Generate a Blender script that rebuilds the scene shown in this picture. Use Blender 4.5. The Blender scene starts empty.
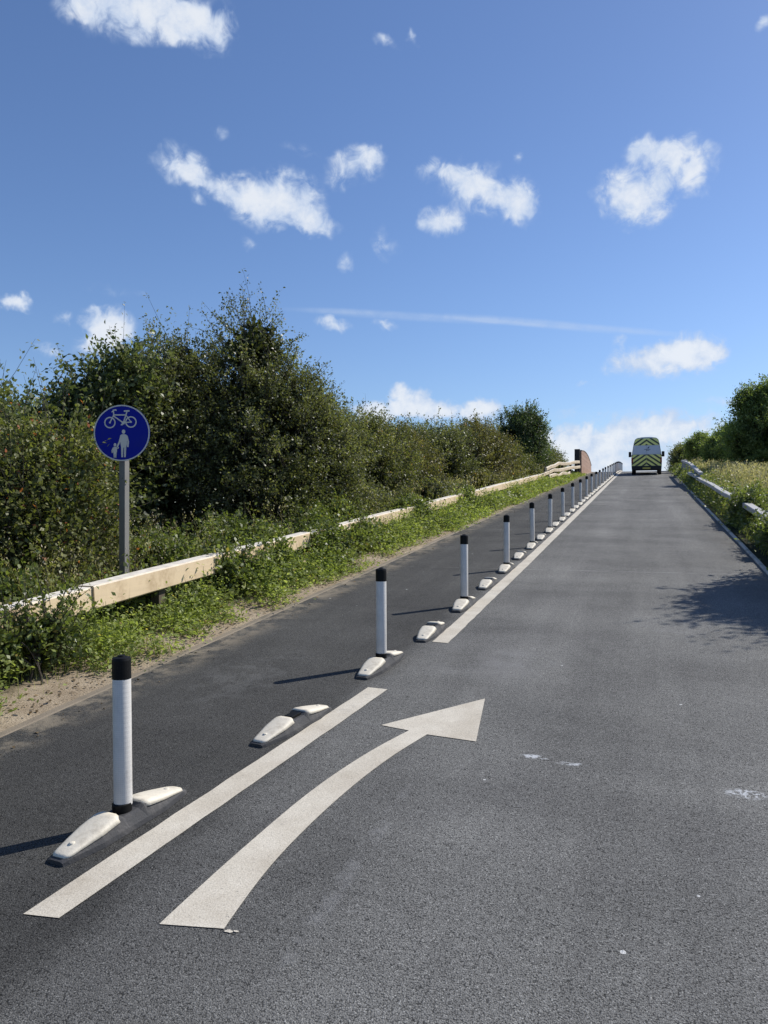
import bpy, bmesh, math, random
import numpy as np
from mathutils import Vector, Matrix

SC = bpy.context.scene
COL = SC.collection
R = math.radians
rng = np.random.default_rng(11)
random.seed(5)
G = 0.0788                      # gradient of the ramp
CAM_H = 1.89
YAW = R(18.75)

# ------------------------------------------------------------------ terrain profile
_ys = np.arange(-3000.0, 3000.0, 0.5)
def _slope(y):
    s = np.zeros_like(y)
    s = np.where((y > -40) & (y <= -12), G * (y + 40) / 28.0, s)
    s = np.where((y > -12) & (y <= 62), G, s)
    s = np.where((y > 62) & (y <= 112), G - 2 * G * (y - 62) / 50.0, s)
    s = np.where((y > 112) & (y <= 170), -G, s)
    s = np.where((y > 170) & (y <= 210), -G * (210 - y) / 40.0, s)
    return s
_zs = np.cumsum(_slope(_ys)) * 0.5
_zs -= np.interp(0.0, _ys, _zs)
def zr(y):
    return np.interp(y, _ys, _zs)

def sstep(a, b, x):
    t = np.clip((x - a) / (b - a), 0, 1)
    return t * t * (3 - 2 * t)

def vnoise(P, scale, seed=0):
    P = np.asarray(P, float) * scale + seed * 17.31
    i = np.floor(P).astype(np.int64); f = P - i; f = f * f * (3 - 2 * f)
    def h(a, b, c):
        n = (a * 374761393 + b * 668265263 + c * 2147483647 + seed * 1274126177) & 0xffffffff
        n = ((n ^ (n >> 13)) * 1274126177) & 0xffffffff
        return ((n ^ (n >> 16)) & 0xffff) / 65535.0
    r = 0
    for dx in (0, 1):
        for dy in (0, 1):
            for dz in (0, 1):
                w = (f[:, 0] if dx else 1 - f[:, 0]) * (f[:, 1] if dy else 1 - f[:, 1]) * (f[:, 2] if dz else 1 - f[:, 2])
                r = r + w * h(i[:, 0] + dx, i[:, 1] + dy, i[:, 2] + dz)
    return r

def right_edge(y):
    return 1.62 + 0.005 * np.clip(y, 0, 60)

def gz(x, y):
    """height of the ground at x, y (verges included)"""
    x = np.asarray(x, float); y = np.asarray(y, float)
    z = zr(y)
    P = np.stack([x, y, 0 * x], -1).reshape(-1, 3)
    n = (vnoise(P, .9, 3).reshape(x.shape) - .5) * .12 + (vnoise(P, .25, 4).reshape(x.shape) - .5) * .3
    dl = -4.3 - x; dr = x - 1.85
    z = z - 0.03 + np.where(x < -4.21, .030 + (vnoise(P, 2.3, 8).reshape(x.shape) - .5) * .06 * sstep(-4.2, -4.4, x), 0)
    z = z + np.where(dl > 0, sstep(0, .9, dl) * .10 + n * sstep(0.3, 2.0, dl), 0)
    z = z + np.where(dr > 0, sstep(.1, 1.6, dr) * .32 + n * sstep(0.2, 2.0, dr), 0)
    base = -2.3
    drop = np.maximum(0, np.maximum(-9.5 - x, x - 7.5)) * .36
    far = np.minimum(z, np.maximum(base + n * 2, z - drop))
    return far

# ------------------------------------------------------------------ object helpers
def tag(o, label=None, cat=None, group=None, kind=None):
    if label: o['label'] = label
    if cat: o['category'] = cat
    if group: o['group'] = group
    if kind: o['kind'] = kind
    return o

def empty(name, loc=(0, 0, 0), rz=0.0, label=None, cat=None, group=None):
    o = bpy.data.objects.new(name, None)
    COL.objects.link(o)
    o.location = loc; o.rotation_euler = (0, 0, rz)
    o.empty_display_size = .2
    return tag(o, label, cat, group)

def link(name, me, mat=None, parent=None):
    o = bpy.data.objects.new(name, me)
    COL.objects.link(o)
    if mat is not None: me.materials.append(mat)
    if parent is not None: o.parent = parent
    return o

def obj(name, bm, mat=None, parent=None, smooth=False):
    me = bpy.data.meshes.new(name)
    bmesh.ops.recalc_face_normals(bm, faces=bm.faces)
    bm.to_mesh(me); bm.free()
    if smooth: me.shade_smooth()
    return link(name, me, mat, parent)

def copy_tree(o, parent=None):
    c = o.copy(); COL.objects.link(c); c.parent = parent
    for ch in list(o.children): copy_tree(ch, c)
    return c

def box(bm, x0, x1, y0, y1, z0, z1, bev=0.0, mat=None):
    v = [bm.verts.new((x, y, z)) for z in (z0, z1) for y in (y0, y1) for x in (x0, x1)]
    fs = [bm.faces.new([v[i] for i in q]) for q in ((0, 2, 3, 1), (4, 5, 7, 6), (0, 1, 5, 4), (2, 6, 7, 3), (0, 4, 6, 2), (1, 3, 7, 5))]
    if mat is not None:
        for w in v: w.co = mat @ w.co
    if bev > 0:
        es = list({e for f in fs for e in f.edges})
        bmesh.ops.bevel(bm, geom=es, offset=bev, segments=2, affect='EDGES', profile=.6)
    return v

def lathe(bm, prof, seg=24, mat=None):
    rings = []
    for r, z in prof:
        rings.append([bm.verts.new((r * math.cos(2 * math.pi * k / seg), r * math.sin(2 * math.pi * k / seg), z)) for k in range(seg)])
    for a, b in zip(rings, rings[1:]):
        for k in range(seg):
            bm.faces.new((a[k], a[(k + 1) % seg], b[(k + 1) % seg], b[k]))
    bm.faces.new(rings[0][::-1]); bm.faces.new(rings[-1])
    if mat is not None:
        for ring in rings:
            for v in ring: v.co = mat @ v.co

def sweep(bm, pts, prof, closed=True):
    """profile (list of (side, up)) swept along horizontal-ish points"""
    rings = []
    n = len(pts)
    for i, p in enumerate(pts):
        a = Vector(pts[max(0, i - 1)]); b = Vector(pts[min(n - 1, i + 1)])
        t = (b - a).normalized(); s = Vector((t.y, -t.x, 0)).normalized(); u = s.cross(t).normalized()
        rings.append([bm.verts.new(Vector(p) + s * q[0] + u * q[1]) for q in prof])
    m = len(prof)
    for a, b in zip(rings, rings[1:]):
        for k in range(m if closed else m - 1):
            bm.faces.new((a[k], a[(k + 1) % m], b[(k + 1) % m], b[k]))
    if closed:
        bm.faces.new(rings[0][::-1]); bm.faces.new(rings[-1])

def quads_mesh(name, V, tint=None):
    """V: (N,4,3) quads -> mesh with a face attribute 'tint'"""
    V = np.asarray(V, np.float32); n = len(V)
    me = bpy.data.meshes.new(name)
    me.vertices.add(n * 4); me.vertices.foreach_set('co', V.reshape(-1))
    me.loops.add(n * 4); me.loops.foreach_set('vertex_index', np.arange(n * 4, dtype=np.int32))
    me.polygons.add(n); me.polygons.foreach_set('loop_start', np.arange(0, n * 4, 4, dtype=np.int32))
    me.update(calc_edges=True)
    if tint is not None:
        at = me.attributes.new('tint', 'FLOAT', 'FACE')
        at.data.foreach_set('value', np.asarray(tint, np.float32))
    return me

def unit(a):
    return a / (np.linalg.norm(a, axis=-1, keepdims=True) + 1e-9)

def leaf_quads(P, A, N, L, W):
    """leaves as folded rhombi: base P, along A, facing N, length L, width W"""
    A = unit(A); S = unit(np.cross(A, N)); N = unit(np.cross(S, A))
    L = L[:, None]; W = W[:, None]
    b = P; t = P + A * L + N * L * -.12
    m = P + A * L * .45 + N * L * .06
    return np.stack([b, m + S * W * .5, t, m - S * W * .5], 1)

def seg_quads(P0, P1, R0, R1, sides=4):
    """tapered prisms between P0 and P1 (N,3)"""
    T = unit(P1 - P0)
    ref = np.where(np.abs(T[:, 2:3]) < .9, np.array([[0, 0, 1.]]), np.array([[1., 0, 0]]))
    U = unit(np.cross(T, ref)); Vv = np.cross(T, U)
    out = []
    for k in range(sides):
        a, b = 2 * math.pi * k / sides, 2 * math.pi * (k + 1) / sides
        da = U * math.cos(a) + Vv * math.sin(a); db = U * math.cos(b) + Vv * math.sin(b)
        out.append(np.stack([P0 + da * R0[:, None], P0 + db * R0[:, None], P1 + db * R1[:, None], P1 + da * R1[:, None]], 1))
    return np.concatenate(out)

# ------------------------------------------------------------------ materials
def mat_new(name):
    m = bpy.data.materials.new(name); m.use_nodes = True
    nt = m.node_tree; nt.nodes.clear()
    out = nt.nodes.new('ShaderNodeOutputMaterial')
    return m, nt, out

class NB:
    """tiny node builder"""
    def __init__(s, nt): s.nt = nt
    def n(s, t, **kw):
        nd = s.nt.nodes.new(t)
        for k, v in kw.items():
            if k == 'inp':
                for kk, vv in v.items():
                    if isinstance(vv, bpy.types.NodeSocket): s.nt.links.new(vv, nd.inputs[kk])
                    else: nd.inputs[kk].default_value = vv
            else: setattr(nd, k, v)
        return nd
    def math(s, op, a, b=None, c=None, clamp=False):
        nd = s.nt.nodes.new('ShaderNodeMath'); nd.operation = op; nd.use_clamp = clamp
        for i, v in enumerate((a, b, c)):
            if v is None: continue
            if isinstance(v, bpy.types.NodeSocket): s.nt.links.new(v, nd.inputs[i])
            else: nd.inputs[i].default_value = v
        return nd.outputs[0]
    def mix(s, f, a, b, blend='MIX'):
        nd = s.nt.nodes.new('ShaderNodeMix'); nd.data_type = 'RGBA'; nd.blend_type = blend
        for i, v in ((0, f), (6, a), (7, b)):
            if isinstance(v, bpy.types.NodeSocket): s.nt.links.new(v, nd.inputs[i])
            else: nd.inputs[i].default_value = v if i == 0 else (tuple(v) + (1,) if len(v) == 3 else v)
        return nd.outputs[2]
    def ramp(s, f, stops, interp='LINEAR'):
        nd = s.nt.nodes.new('ShaderNodeValToRGB'); nd.color_ramp.interpolation = interp
        e = nd.color_ramp.elements
        while len(e) < len(stops): e.new(.5)
        for el, (p, c) in zip(e, stops):
            el.position = p; el.color = tuple(c) + (1,) if len(c) == 3 else c
        s.nt.links.new(f, nd.inputs[0]); return nd.outputs[0]
    def noise(s, vec, scale, detail=3, rough=.55, dist=0.0):
        nd = s.n('ShaderNodeTexNoise', inp={'Scale': scale, 'Detail': detail, 'Roughness': rough, 'Distortion': dist})
        if vec is not None: s.nt.links.new(vec, nd.inputs['Vector'])
        return nd.outputs['Fac']
    def mr(s, v, a, b, c=0.0, d=1.0, smooth=True):
        nd = s.n('ShaderNodeMapRange', interpolation_type='SMOOTHSTEP' if smooth else 'LINEAR', inp={0: v, 1: a, 2: b, 3: c, 4: d})
        return nd.outputs[0]

def simple(name, col, rough=.6, var=.12, scale=6.0, bump=0.0, bscale=60.0, metal=0.0, dirt=None, dscale=2.5, damt=.5, spec=.5):
    m, nt, out = mat_new(name); b = NB(nt)
    tc = b.n('ShaderNodeTexCoord').outputs['Object']
    n1 = b.noise(tc, scale, 5, .6)
    c = b.mix(n1, [x * (1 - var) for x in col], [min(1, x * (1 + var)) for x in col])
    if dirt is not None:
        d = b.mr(b.noise(tc, dscale, 6, .65), .48, .72)
        c = b.mix(b.math('MULTIPLY', d, damt), c, dirt)
    p = b.n('ShaderNodeBsdfPrincipled', inp={'Roughness': rough, 'Metallic': metal, 'Specular IOR Level': spec})
    nt.links.new(c, p.inputs['Base Color'])
    if bump > 0:
        bp = b.n('ShaderNodeBump', inp={'Strength': bump, 'Distance': .01, 'Height': b.noise(tc, bscale, 3)})
        nt.links.new(bp.outputs[0], p.inputs['Normal'])
    nt.links.new(p.outputs[0], out.inputs[0])
    return m

def leaf_mat(name, dark, mid, light, odd=None, transl=.28, rough=.55, spec=.3, nscale=1.2, gain=1.0):
    transl = min(.46, transl + .05)
    dark, mid, light = ([min(.6, v * gain) for v in q] for q in (dark, mid, light))
    m, nt, out = mat_new(name); b = NB(nt)
    t = b.n('ShaderNodeAttribute', attribute_name='tint').outputs['Fac']
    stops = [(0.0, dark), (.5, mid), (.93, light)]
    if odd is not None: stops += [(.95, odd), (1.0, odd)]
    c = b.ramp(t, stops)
    tc = b.n('ShaderNodeTexCoord').outputs['Object']
    n = b.noise(tc, nscale, 3, .6)
    c = b.mix(.75, c, b.ramp(n, [(.3, (.45, .45, .45)), (.7, (1.2, 1.15, 1.0))]), 'MULTIPLY')
    p = b.n('ShaderNodeBsdfPrincipled', inp={'Roughness': rough, 'Specular IOR Level': spec, 'Base Color': c})
    tr = b.n('ShaderNodeBsdfTranslucent', inp={'Color': b.mix(1.0, c, (1.25, 1.35, .6), 'MULTIPLY')})
    mx = b.n('ShaderNodeMixShader', inp={0: transl, 1: p.outputs[0], 2: tr.outputs[0]})
    nt.links.new(mx.outputs[0], out.inputs[0])
    return m

def asphalt():
    m, nt, out = mat_new('asphalt'); b = NB(nt)
    pos = b.n('ShaderNodeNewGeometry').outputs['Position']
    sx = b.n('ShaderNodeSeparateXYZ', inp={0: pos}); X, Y = sx.outputs[0], sx.outputs[1]
    vo = b.n('ShaderNodeTexVoronoi', inp={'Vector': pos, 'Scale': 155.0})
    vcol = b.n('ShaderNodeSeparateColor', inp={0: vo.outputs['Color']}).outputs[0]
    stone = b.ramp(vcol, [(0, (.128, .126, .120)), (.5, (.184, .182, .172)), (.92, (.232, .229, .217)), (1, (.34, .337, .317))])
    # binder between the stones
    gap = b.mr(vo.outputs['Distance'], .52, .82)
    c = b.mix(b.math('MULTIPLY', gap, .9), stone, (.035, .035, .034))
    pits = b.mr(b.noise(pos, 145, 4, .72), .56, .66)
    c = b.mix(b.math('MULTIPLY', pits, .95), c, (.015, .015, .015))
    fine = b.noise(pos, 230, 2, .7)
    c = b.mix(.8, c, b.ramp(fine, [(.34, (.72, .72, .72)), (.68, (1.28, 1.28, 1.28))]), 'MULTIPLY')
    # far fading of the grain comes from pixel averaging; large patches of wear
    big = b.noise(pos, .55, 4, .6, .4)
    c = b.mix(.85, c, b.ramp(big, [(.3, (.76, .76, .77)), (.7, (1.26, 1.26, 1.25))]), 'MULTIPLY')
    mp = b.n('ShaderNodeMapping', inp={'Vector': pos, 'Scale': (2.2, .10, 1)})
    lon = b.noise(mp.outputs[0], 1.0, 3, .6)
    c = b.mix(.6, c, b.ramp(lon, [(.3, (.78, .78, .79)), (.7, (1.22, 1.22, 1.21))]), 'MULTIPLY')
    mp2 = b.n('ShaderNodeMapping', inp={'Vector': pos, 'Scale': (.12, 1.3, 1)})
    lat = b.noise(mp2.outputs[0], 1.0, 4, .6)
    c = b.mix(.6, c, b.ramp(lat, [(.35, (.89, .89, .89)), (.68, (1.13, 1.13, 1.13))]), 'MULTIPLY')
    # the path side is newer and darker
    edge = b.math('ADD', X, b.math('MULTIPLY', b.math('SUBTRACT', b.noise(pos, 1.6, 3), .5), .35))
    pathm = b.mr(edge, -2.30, -1.95, .50, 1.0)
    # polished wheel tracks and the darker crown of the lane
    for cx, k_ in ((-.95, 1.10), (.75, 1.10), (-.1, .93)):
        w_ = b.mr(b.math('ABSOLUTE', b.math('ADD', X, -cx + 0.0)), .05, .5, k_, 1.0)
        wc = b.n('ShaderNodeCombineXYZ', inp={0: w_, 1: w_, 2: w_})
        c = b.mix(1.0, c, wc.outputs[0], 'MULTIPLY')
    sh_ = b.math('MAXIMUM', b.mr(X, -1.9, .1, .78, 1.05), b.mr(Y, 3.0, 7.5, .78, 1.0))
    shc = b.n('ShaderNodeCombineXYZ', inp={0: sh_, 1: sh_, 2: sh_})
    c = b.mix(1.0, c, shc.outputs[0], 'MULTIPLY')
    # transverse joints between the laying strips
    for jy in (12.4, 23.5, 36.0):
        jl = b.math('MULTIPLY', b.mr(b.math('ABSOLUTE', b.math('SUBTRACT', b.math('ADD', Y, b.math('MULTIPLY', b.noise(pos, 3, 3), .06)), jy)), .015, .06, 1, 0), b.mr(b.noise(pos, 4, 4, .7), .4, .6))
        c = b.mix(b.math('MULTIPLY', jl, .35), c, (.33, .33, .32))
    pc = b.n('ShaderNodeCombineXYZ', inp={0: pathm, 1: pathm, 2: pathm})
    c = b.mix(1.0, c, pc.outputs[0], 'MULTIPLY')
    du = b.math('MULTIPLY', b.mr(b.math('ABSOLUTE', b.math('ADD', X, 1.35)), 0.0, .75, 1.0, 0.0),
                b.math('MULTIPLY', b.mr(b.math('ABSOLUTE', b.math('SUBTRACT', Y, 6.9)), .2, 1.3, 1, 0), b.mr(b.noise(pos, 2.2, 5, .7), .35, .75)))
    c = b.mix(b.math('MULTIPLY', du, .45), c, (.27, .265, .26))
    # gutter dirt on the right edge and left edge
    rt = b.math('MULTIPLY', b.mr(X, 1.15, 1.7), b.mr(b.noise(pos, 3.0, 5, .7), .3, .7))
    c = b.mix(b.math('MULTIPLY', rt, .45), c, (.12, .105, .085))
    lt = b.math('MULTIPLY', b.mr(X, -3.75, -4.18), b.mr(b.noise(pos, 3.2, 6, .75), .40, .62))
    c = b.mix(b.math('MULTIPLY', lt, .75), c, (.30, .255, .19))
    # chalky spill marks
    def spot(cx, cy, rx, ry, amt, sc, col=(.62, .64, .66)):
        nonlocal c
        u = b.math('DIVIDE', b.math('SUBTRACT', X, cx), rx); v = b.math('DIVIDE', b.math('SUBTRACT', Y, cy), ry)
        r2 = b.math('ADD', b.math('MULTIPLY', u, u), b.math('MULTIPLY', v, v))
        k = b.math('MULTIPLY', b.mr(r2, 0.1, 1.0, 1.0, 0.0), b.mr(b.noise(pos, sc, 4, .7), .45, .6))
        c = b.mix(b.math('MULTIPLY', k, amt), c, col)
    spot(-.64, 4.80, .12, .045, .75, 22)
    spot(-.42, 4.745, .11, .032, .7, 26)
    spot(.52, 4.58, .13, .075, .8, 30)
    spot(-1.27, 3.3, .06, 1.1, .2, 7, (.33, .33, .33))
    spot(-1.1, 7.0, .5, .35, .2, 4, (.33, .33, .33))
    spot(.3, 8.5, .5, .5, .12, 4, (.3, .3, .3))
    spot(-3.3, 6.0, .5, 1.2, .13, 4, (.26, .26, .255))
    # bird lime / paint flecks
    v2 = b.n('ShaderNodeTexVoronoi', inp={'Vector': pos, 'Scale': 3.6, 'Randomness': 1.0})
    k2 = b.n('ShaderNodeSeparateColor', inp={0: v2.outputs['Color']})
    rad = b.math('MULTIPLY', k2.outputs[1], .05)
    fl = b.math('MULTIPLY', b.math('LESS_THAN', v2.outputs['Distance'], rad), b.math('GREATER_THAN', k2.outputs[0], .45))
    c = b.mix(b.math('MULTIPLY', fl, .75), c, (.70, .70, .68))
    p = b.n('ShaderNodeBsdfPrincipled', inp={'Base Color': c, 'Roughness': .9, 'Specular IOR Level': .12})
    hgt = b.math('ADD', b.math('MULTIPLY', vo.outputs['Distance'], -1.0), b.math('MULTIPLY', fine, .7))
    bp = b.n('ShaderNodeBump', inp={'Strength': .6, 'Distance': .006, 'Height': hgt})
    nt.links.new(bp.outputs[0], p.inputs['Normal'])
    nt.links.new(p.outputs[0], out.inputs[0])
    return m

def paint_mat():
    m, nt, out = mat_new('road_paint'); b = NB(nt)
    pos = b.n('ShaderNodeNewGeometry').outputs['Position']
    n1 = b.noise(pos, 3.0, 5, .65); n2 = b.noise(pos, 130, 3, .7)
    c = b.ramp(n1, [(.3, (.50, .445, .355)), (.7, (.66, .61, .51))])
    c = b.mix(.55, c, b.ramp(n2, [(.3, (.5, .48, .45)), (.6, (1.14, 1.14, 1.14))]), 'MULTIPLY')
    pit = b.mr(b.noise(pos, 75, 4, .75), .60, .70)
    c = b.mix(b.math('MULTIPLY', pit, .75), c, (.10, .10, .10))
    worn = b.math('MULTIPLY', b.mr(b.noise(pos, 1.7, 4, .7), .57, .72), b.mr(b.noise(pos, 45, 3, .7), .42, .58))
    c = b.mix(b.math('MULTIPLY', worn, .55), c, (.22, .21, .2))
    p = b.n('ShaderNodeBsdfPrincipled', inp={'Base Color': c, 'Roughness': .7, 'Specular IOR Level': .3})
    bp = b.n('ShaderNodeBump', inp={'Strength': .5, 'Distance': .004, 'Height': n2})
    nt.links.new(bp.outputs[0], p.inputs['Normal']); nt.links.new(p.outputs[0], out.inputs[0])
    return m

def soil_mat():
    m, nt, out = mat_new('soil'); b = NB(nt)
    pos = b.n('ShaderNodeNewGeometry').outputs['Position']
    sx = b.n('ShaderNodeSeparateXYZ', inp={0: pos}); X = sx.outputs[0]
    n1 = b.noise(pos, 2.2, 6, .65); n2 = b.noise(pos, 60, 4, .7)
    sand = b.ramp(n1, [(.3, (.27, .21, .145)), (.7, (.48, .40, .295))])
    sand = b.mix(.7, sand, b.ramp(n2, [(.3, (.6, .58, .55)), (.7, (1.2, 1.2, 1.2))]), 'MULTIPLY')
    earth = b.ramp(n1, [(.3, (.035, .040, .018)), (.7, (.075, .07, .035))])
    w = b.mr(b.math('ADD', X, b.math('MULTIPLY', b.math('SUBTRACT', b.noise(pos, 1.1, 5), .5), .9)), -5.15, -4.75)
    w = b.math('MULTIPLY', w, b.math('LESS_THAN', X, 0.0))
    c = b.mix(w, earth, sand)
    p = b.n('ShaderNodeBsdfPrincipled', inp={'Base Color': c, 'Roughness': .95, 'Specular IOR Level': .1})
    bp = b.n('ShaderNodeBump', inp={'Strength': .8, 'Distance': .02, 'Height': n2})
    nt.links.new(bp.outputs[0], p.inputs['Normal']); nt.links.new(p.outputs[0], out.inputs[0])
    return m

def wood_beam_mat(name, base, top, dirtc):
    m, nt, out = mat_new(name); b = NB(nt)
    pos = b.n('ShaderNodeNewGeometry').outputs['Position']
    mp = b.n('ShaderNodeMapping', inp={'Vector': pos, 'Scale': (30, 1.2, 30)})
    g = b.noise(mp.outputs[0], 1.0, 4, .6)
    n = b.noise(pos, 3.0, 6, .7)
    c = b.mix(g, [x * .86 for x in base], [min(1, x * 1.1) for x in base])
    c = b.mix(b.math('MULTIPLY', b.mr(n, .46, .72), .7), c, dirtc)
    stk = b.mr(b.noise(b.n('ShaderNodeMapping', inp={'Vector': pos, 'Scale': (9, 9, .8)}).outputs[0], 1.0, 5, .7), .58, .70)
    c = b.mix(b.math('MULTIPLY', stk, .3), c, [x * .5 for x in dirtc])
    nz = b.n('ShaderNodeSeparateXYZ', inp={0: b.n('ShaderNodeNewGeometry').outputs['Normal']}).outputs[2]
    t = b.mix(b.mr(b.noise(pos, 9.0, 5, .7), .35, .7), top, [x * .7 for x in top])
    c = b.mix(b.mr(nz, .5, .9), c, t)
    p = b.n('ShaderNodeBsdfPrincipled', inp={'Base Color': c, 'Roughness': .72, 'Specular IOR Level': .25})
    bp = b.n('ShaderNodeBump', inp={'Strength': .25, 'Distance': .004, 'Height': g})
    nt.links.new(bp.outputs[0], p.inputs['Normal']); nt.links.new(p.outputs[0], out.inputs[0])
    return m

def brick_mat():
    m, nt, out = mat_new('brick'); b = NB(nt)
    pos = b.n('ShaderNodeTexCoord').outputs['Object']
    mp = b.n('ShaderNodeMapping', inp={'Vector': pos, 'Rotation': (R(90), 0, R(90))})
    br = b.n('ShaderNodeTexBrick', inp={'Vector': mp.outputs[0], 'Scale': 4.4, 'Color1': (.34, .20, .135, 1), 'Color2': (.42, .27, .19, 1), 'Mortar': (.33, .28, .23, 1), 'Mortar Size': .02})
    c = b.mix(.6, br.outputs['Color'], b.ramp(b.noise(pos, 3, 5), [(.3, (.6, .6, .6)), (.7, (1.2, 1.15, 1.1))]), 'MULTIPLY')
    p = b.n('ShaderNodeBsdfPrincipled', inp={'Base Color': c, 'Roughness': .85})
    nt.links.new(p.outputs[0], out.inputs[0])
    return m

def chevron_mat():
    m, nt, out = mat_new('chevron_panel'); b = NB(nt)
    tc = b.n('ShaderNodeTexCoord').outputs['Object']
    s = b.n('ShaderNodeSeparateXYZ', inp={0: tc})
    v = b.math('ADD', s.outputs[2], b.math('MULTIPLY', b.math('ABSOLUTE', s.outputs[0]), .72))
    f = b.math('FRACT', b.math('DIVIDE', b.math('ADD', v, 5.0), .32))
    k = b.math('GREATER_THAN', f, .42)
    c = b.mix(k, (.06, .072, .05), (1.0, .93, .28))
    p = b.n('ShaderNodeBsdfPrincipled', inp={'Base Color': c, 'Roughness': .4})
    nt.links.new(p.outputs[0], out.inputs[0])
    return m

def sleeve_mat():
    m, nt, out = mat_new('reflective_sleeve'); b = NB(nt)
    tc = b.n('ShaderNodeTexCoord').outputs['Object']
    s = b.n('ShaderNodeSeparateXYZ', inp={0: tc})
    ang = b.math('MULTIPLY', b.math('ARCTAN2', s.outputs[1], s.outputs[0]), .05)
    z = s.outputs[2]
    vec = b.n('ShaderNodeCombineXYZ', inp={0: b.math('MULTIPLY', ang, 1.0), 1: z, 2: 0.0}).outputs[0]
    vo = b.n('ShaderNodeTexVoronoi', voronoi_dimensions='2D', feature='DISTANCE_TO_EDGE', inp={'Vector': vec, 'Scale': 95.0, 'Randomness': .15})
    cell = b.mr(vo.outputs['Distance'], .04, .14)
    n = b.noise(tc, 7, 5, .65)
    c = b.mix(cell, (.71, .685, .645), (.63, .61, .575))
    c = b.mix(.5, c, b.ramp(n, [(.3, (.72, .71, .70)), (.65, (1.08, 1.08, 1.08))]), 'MULTIPLY')
    sc = b.mr(b.noise(b.n('ShaderNodeMapping', inp={'Vector': tc, 'Scale': (14, 14, 2.5)}).outputs[0], 1.4, 5, .7), .6, .68)
    c = b.mix(b.math('MULTIPLY', sc, .35), c, (.22, .21, .20))
    p = b.n('ShaderNodeBsdfPrincipled', inp={'Base Color': c, 'Roughness': .38, 'Specular IOR Level': .5})
    rib = b.math('SINE', b.math('MULTIPLY', z, 260.0))
    bp = b.n('ShaderNodeBump', inp={'Strength': .16, 'Distance': .002, 'Height': b.math('ADD', b.math('MULTIPLY', rib, .5), b.math('MULTIPLY', cell, .4))})
    nt.links.new(bp.outputs[0], p.inputs['Normal']); nt.links.new(p.outputs[0], out.inputs[0])
    return m

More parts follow.
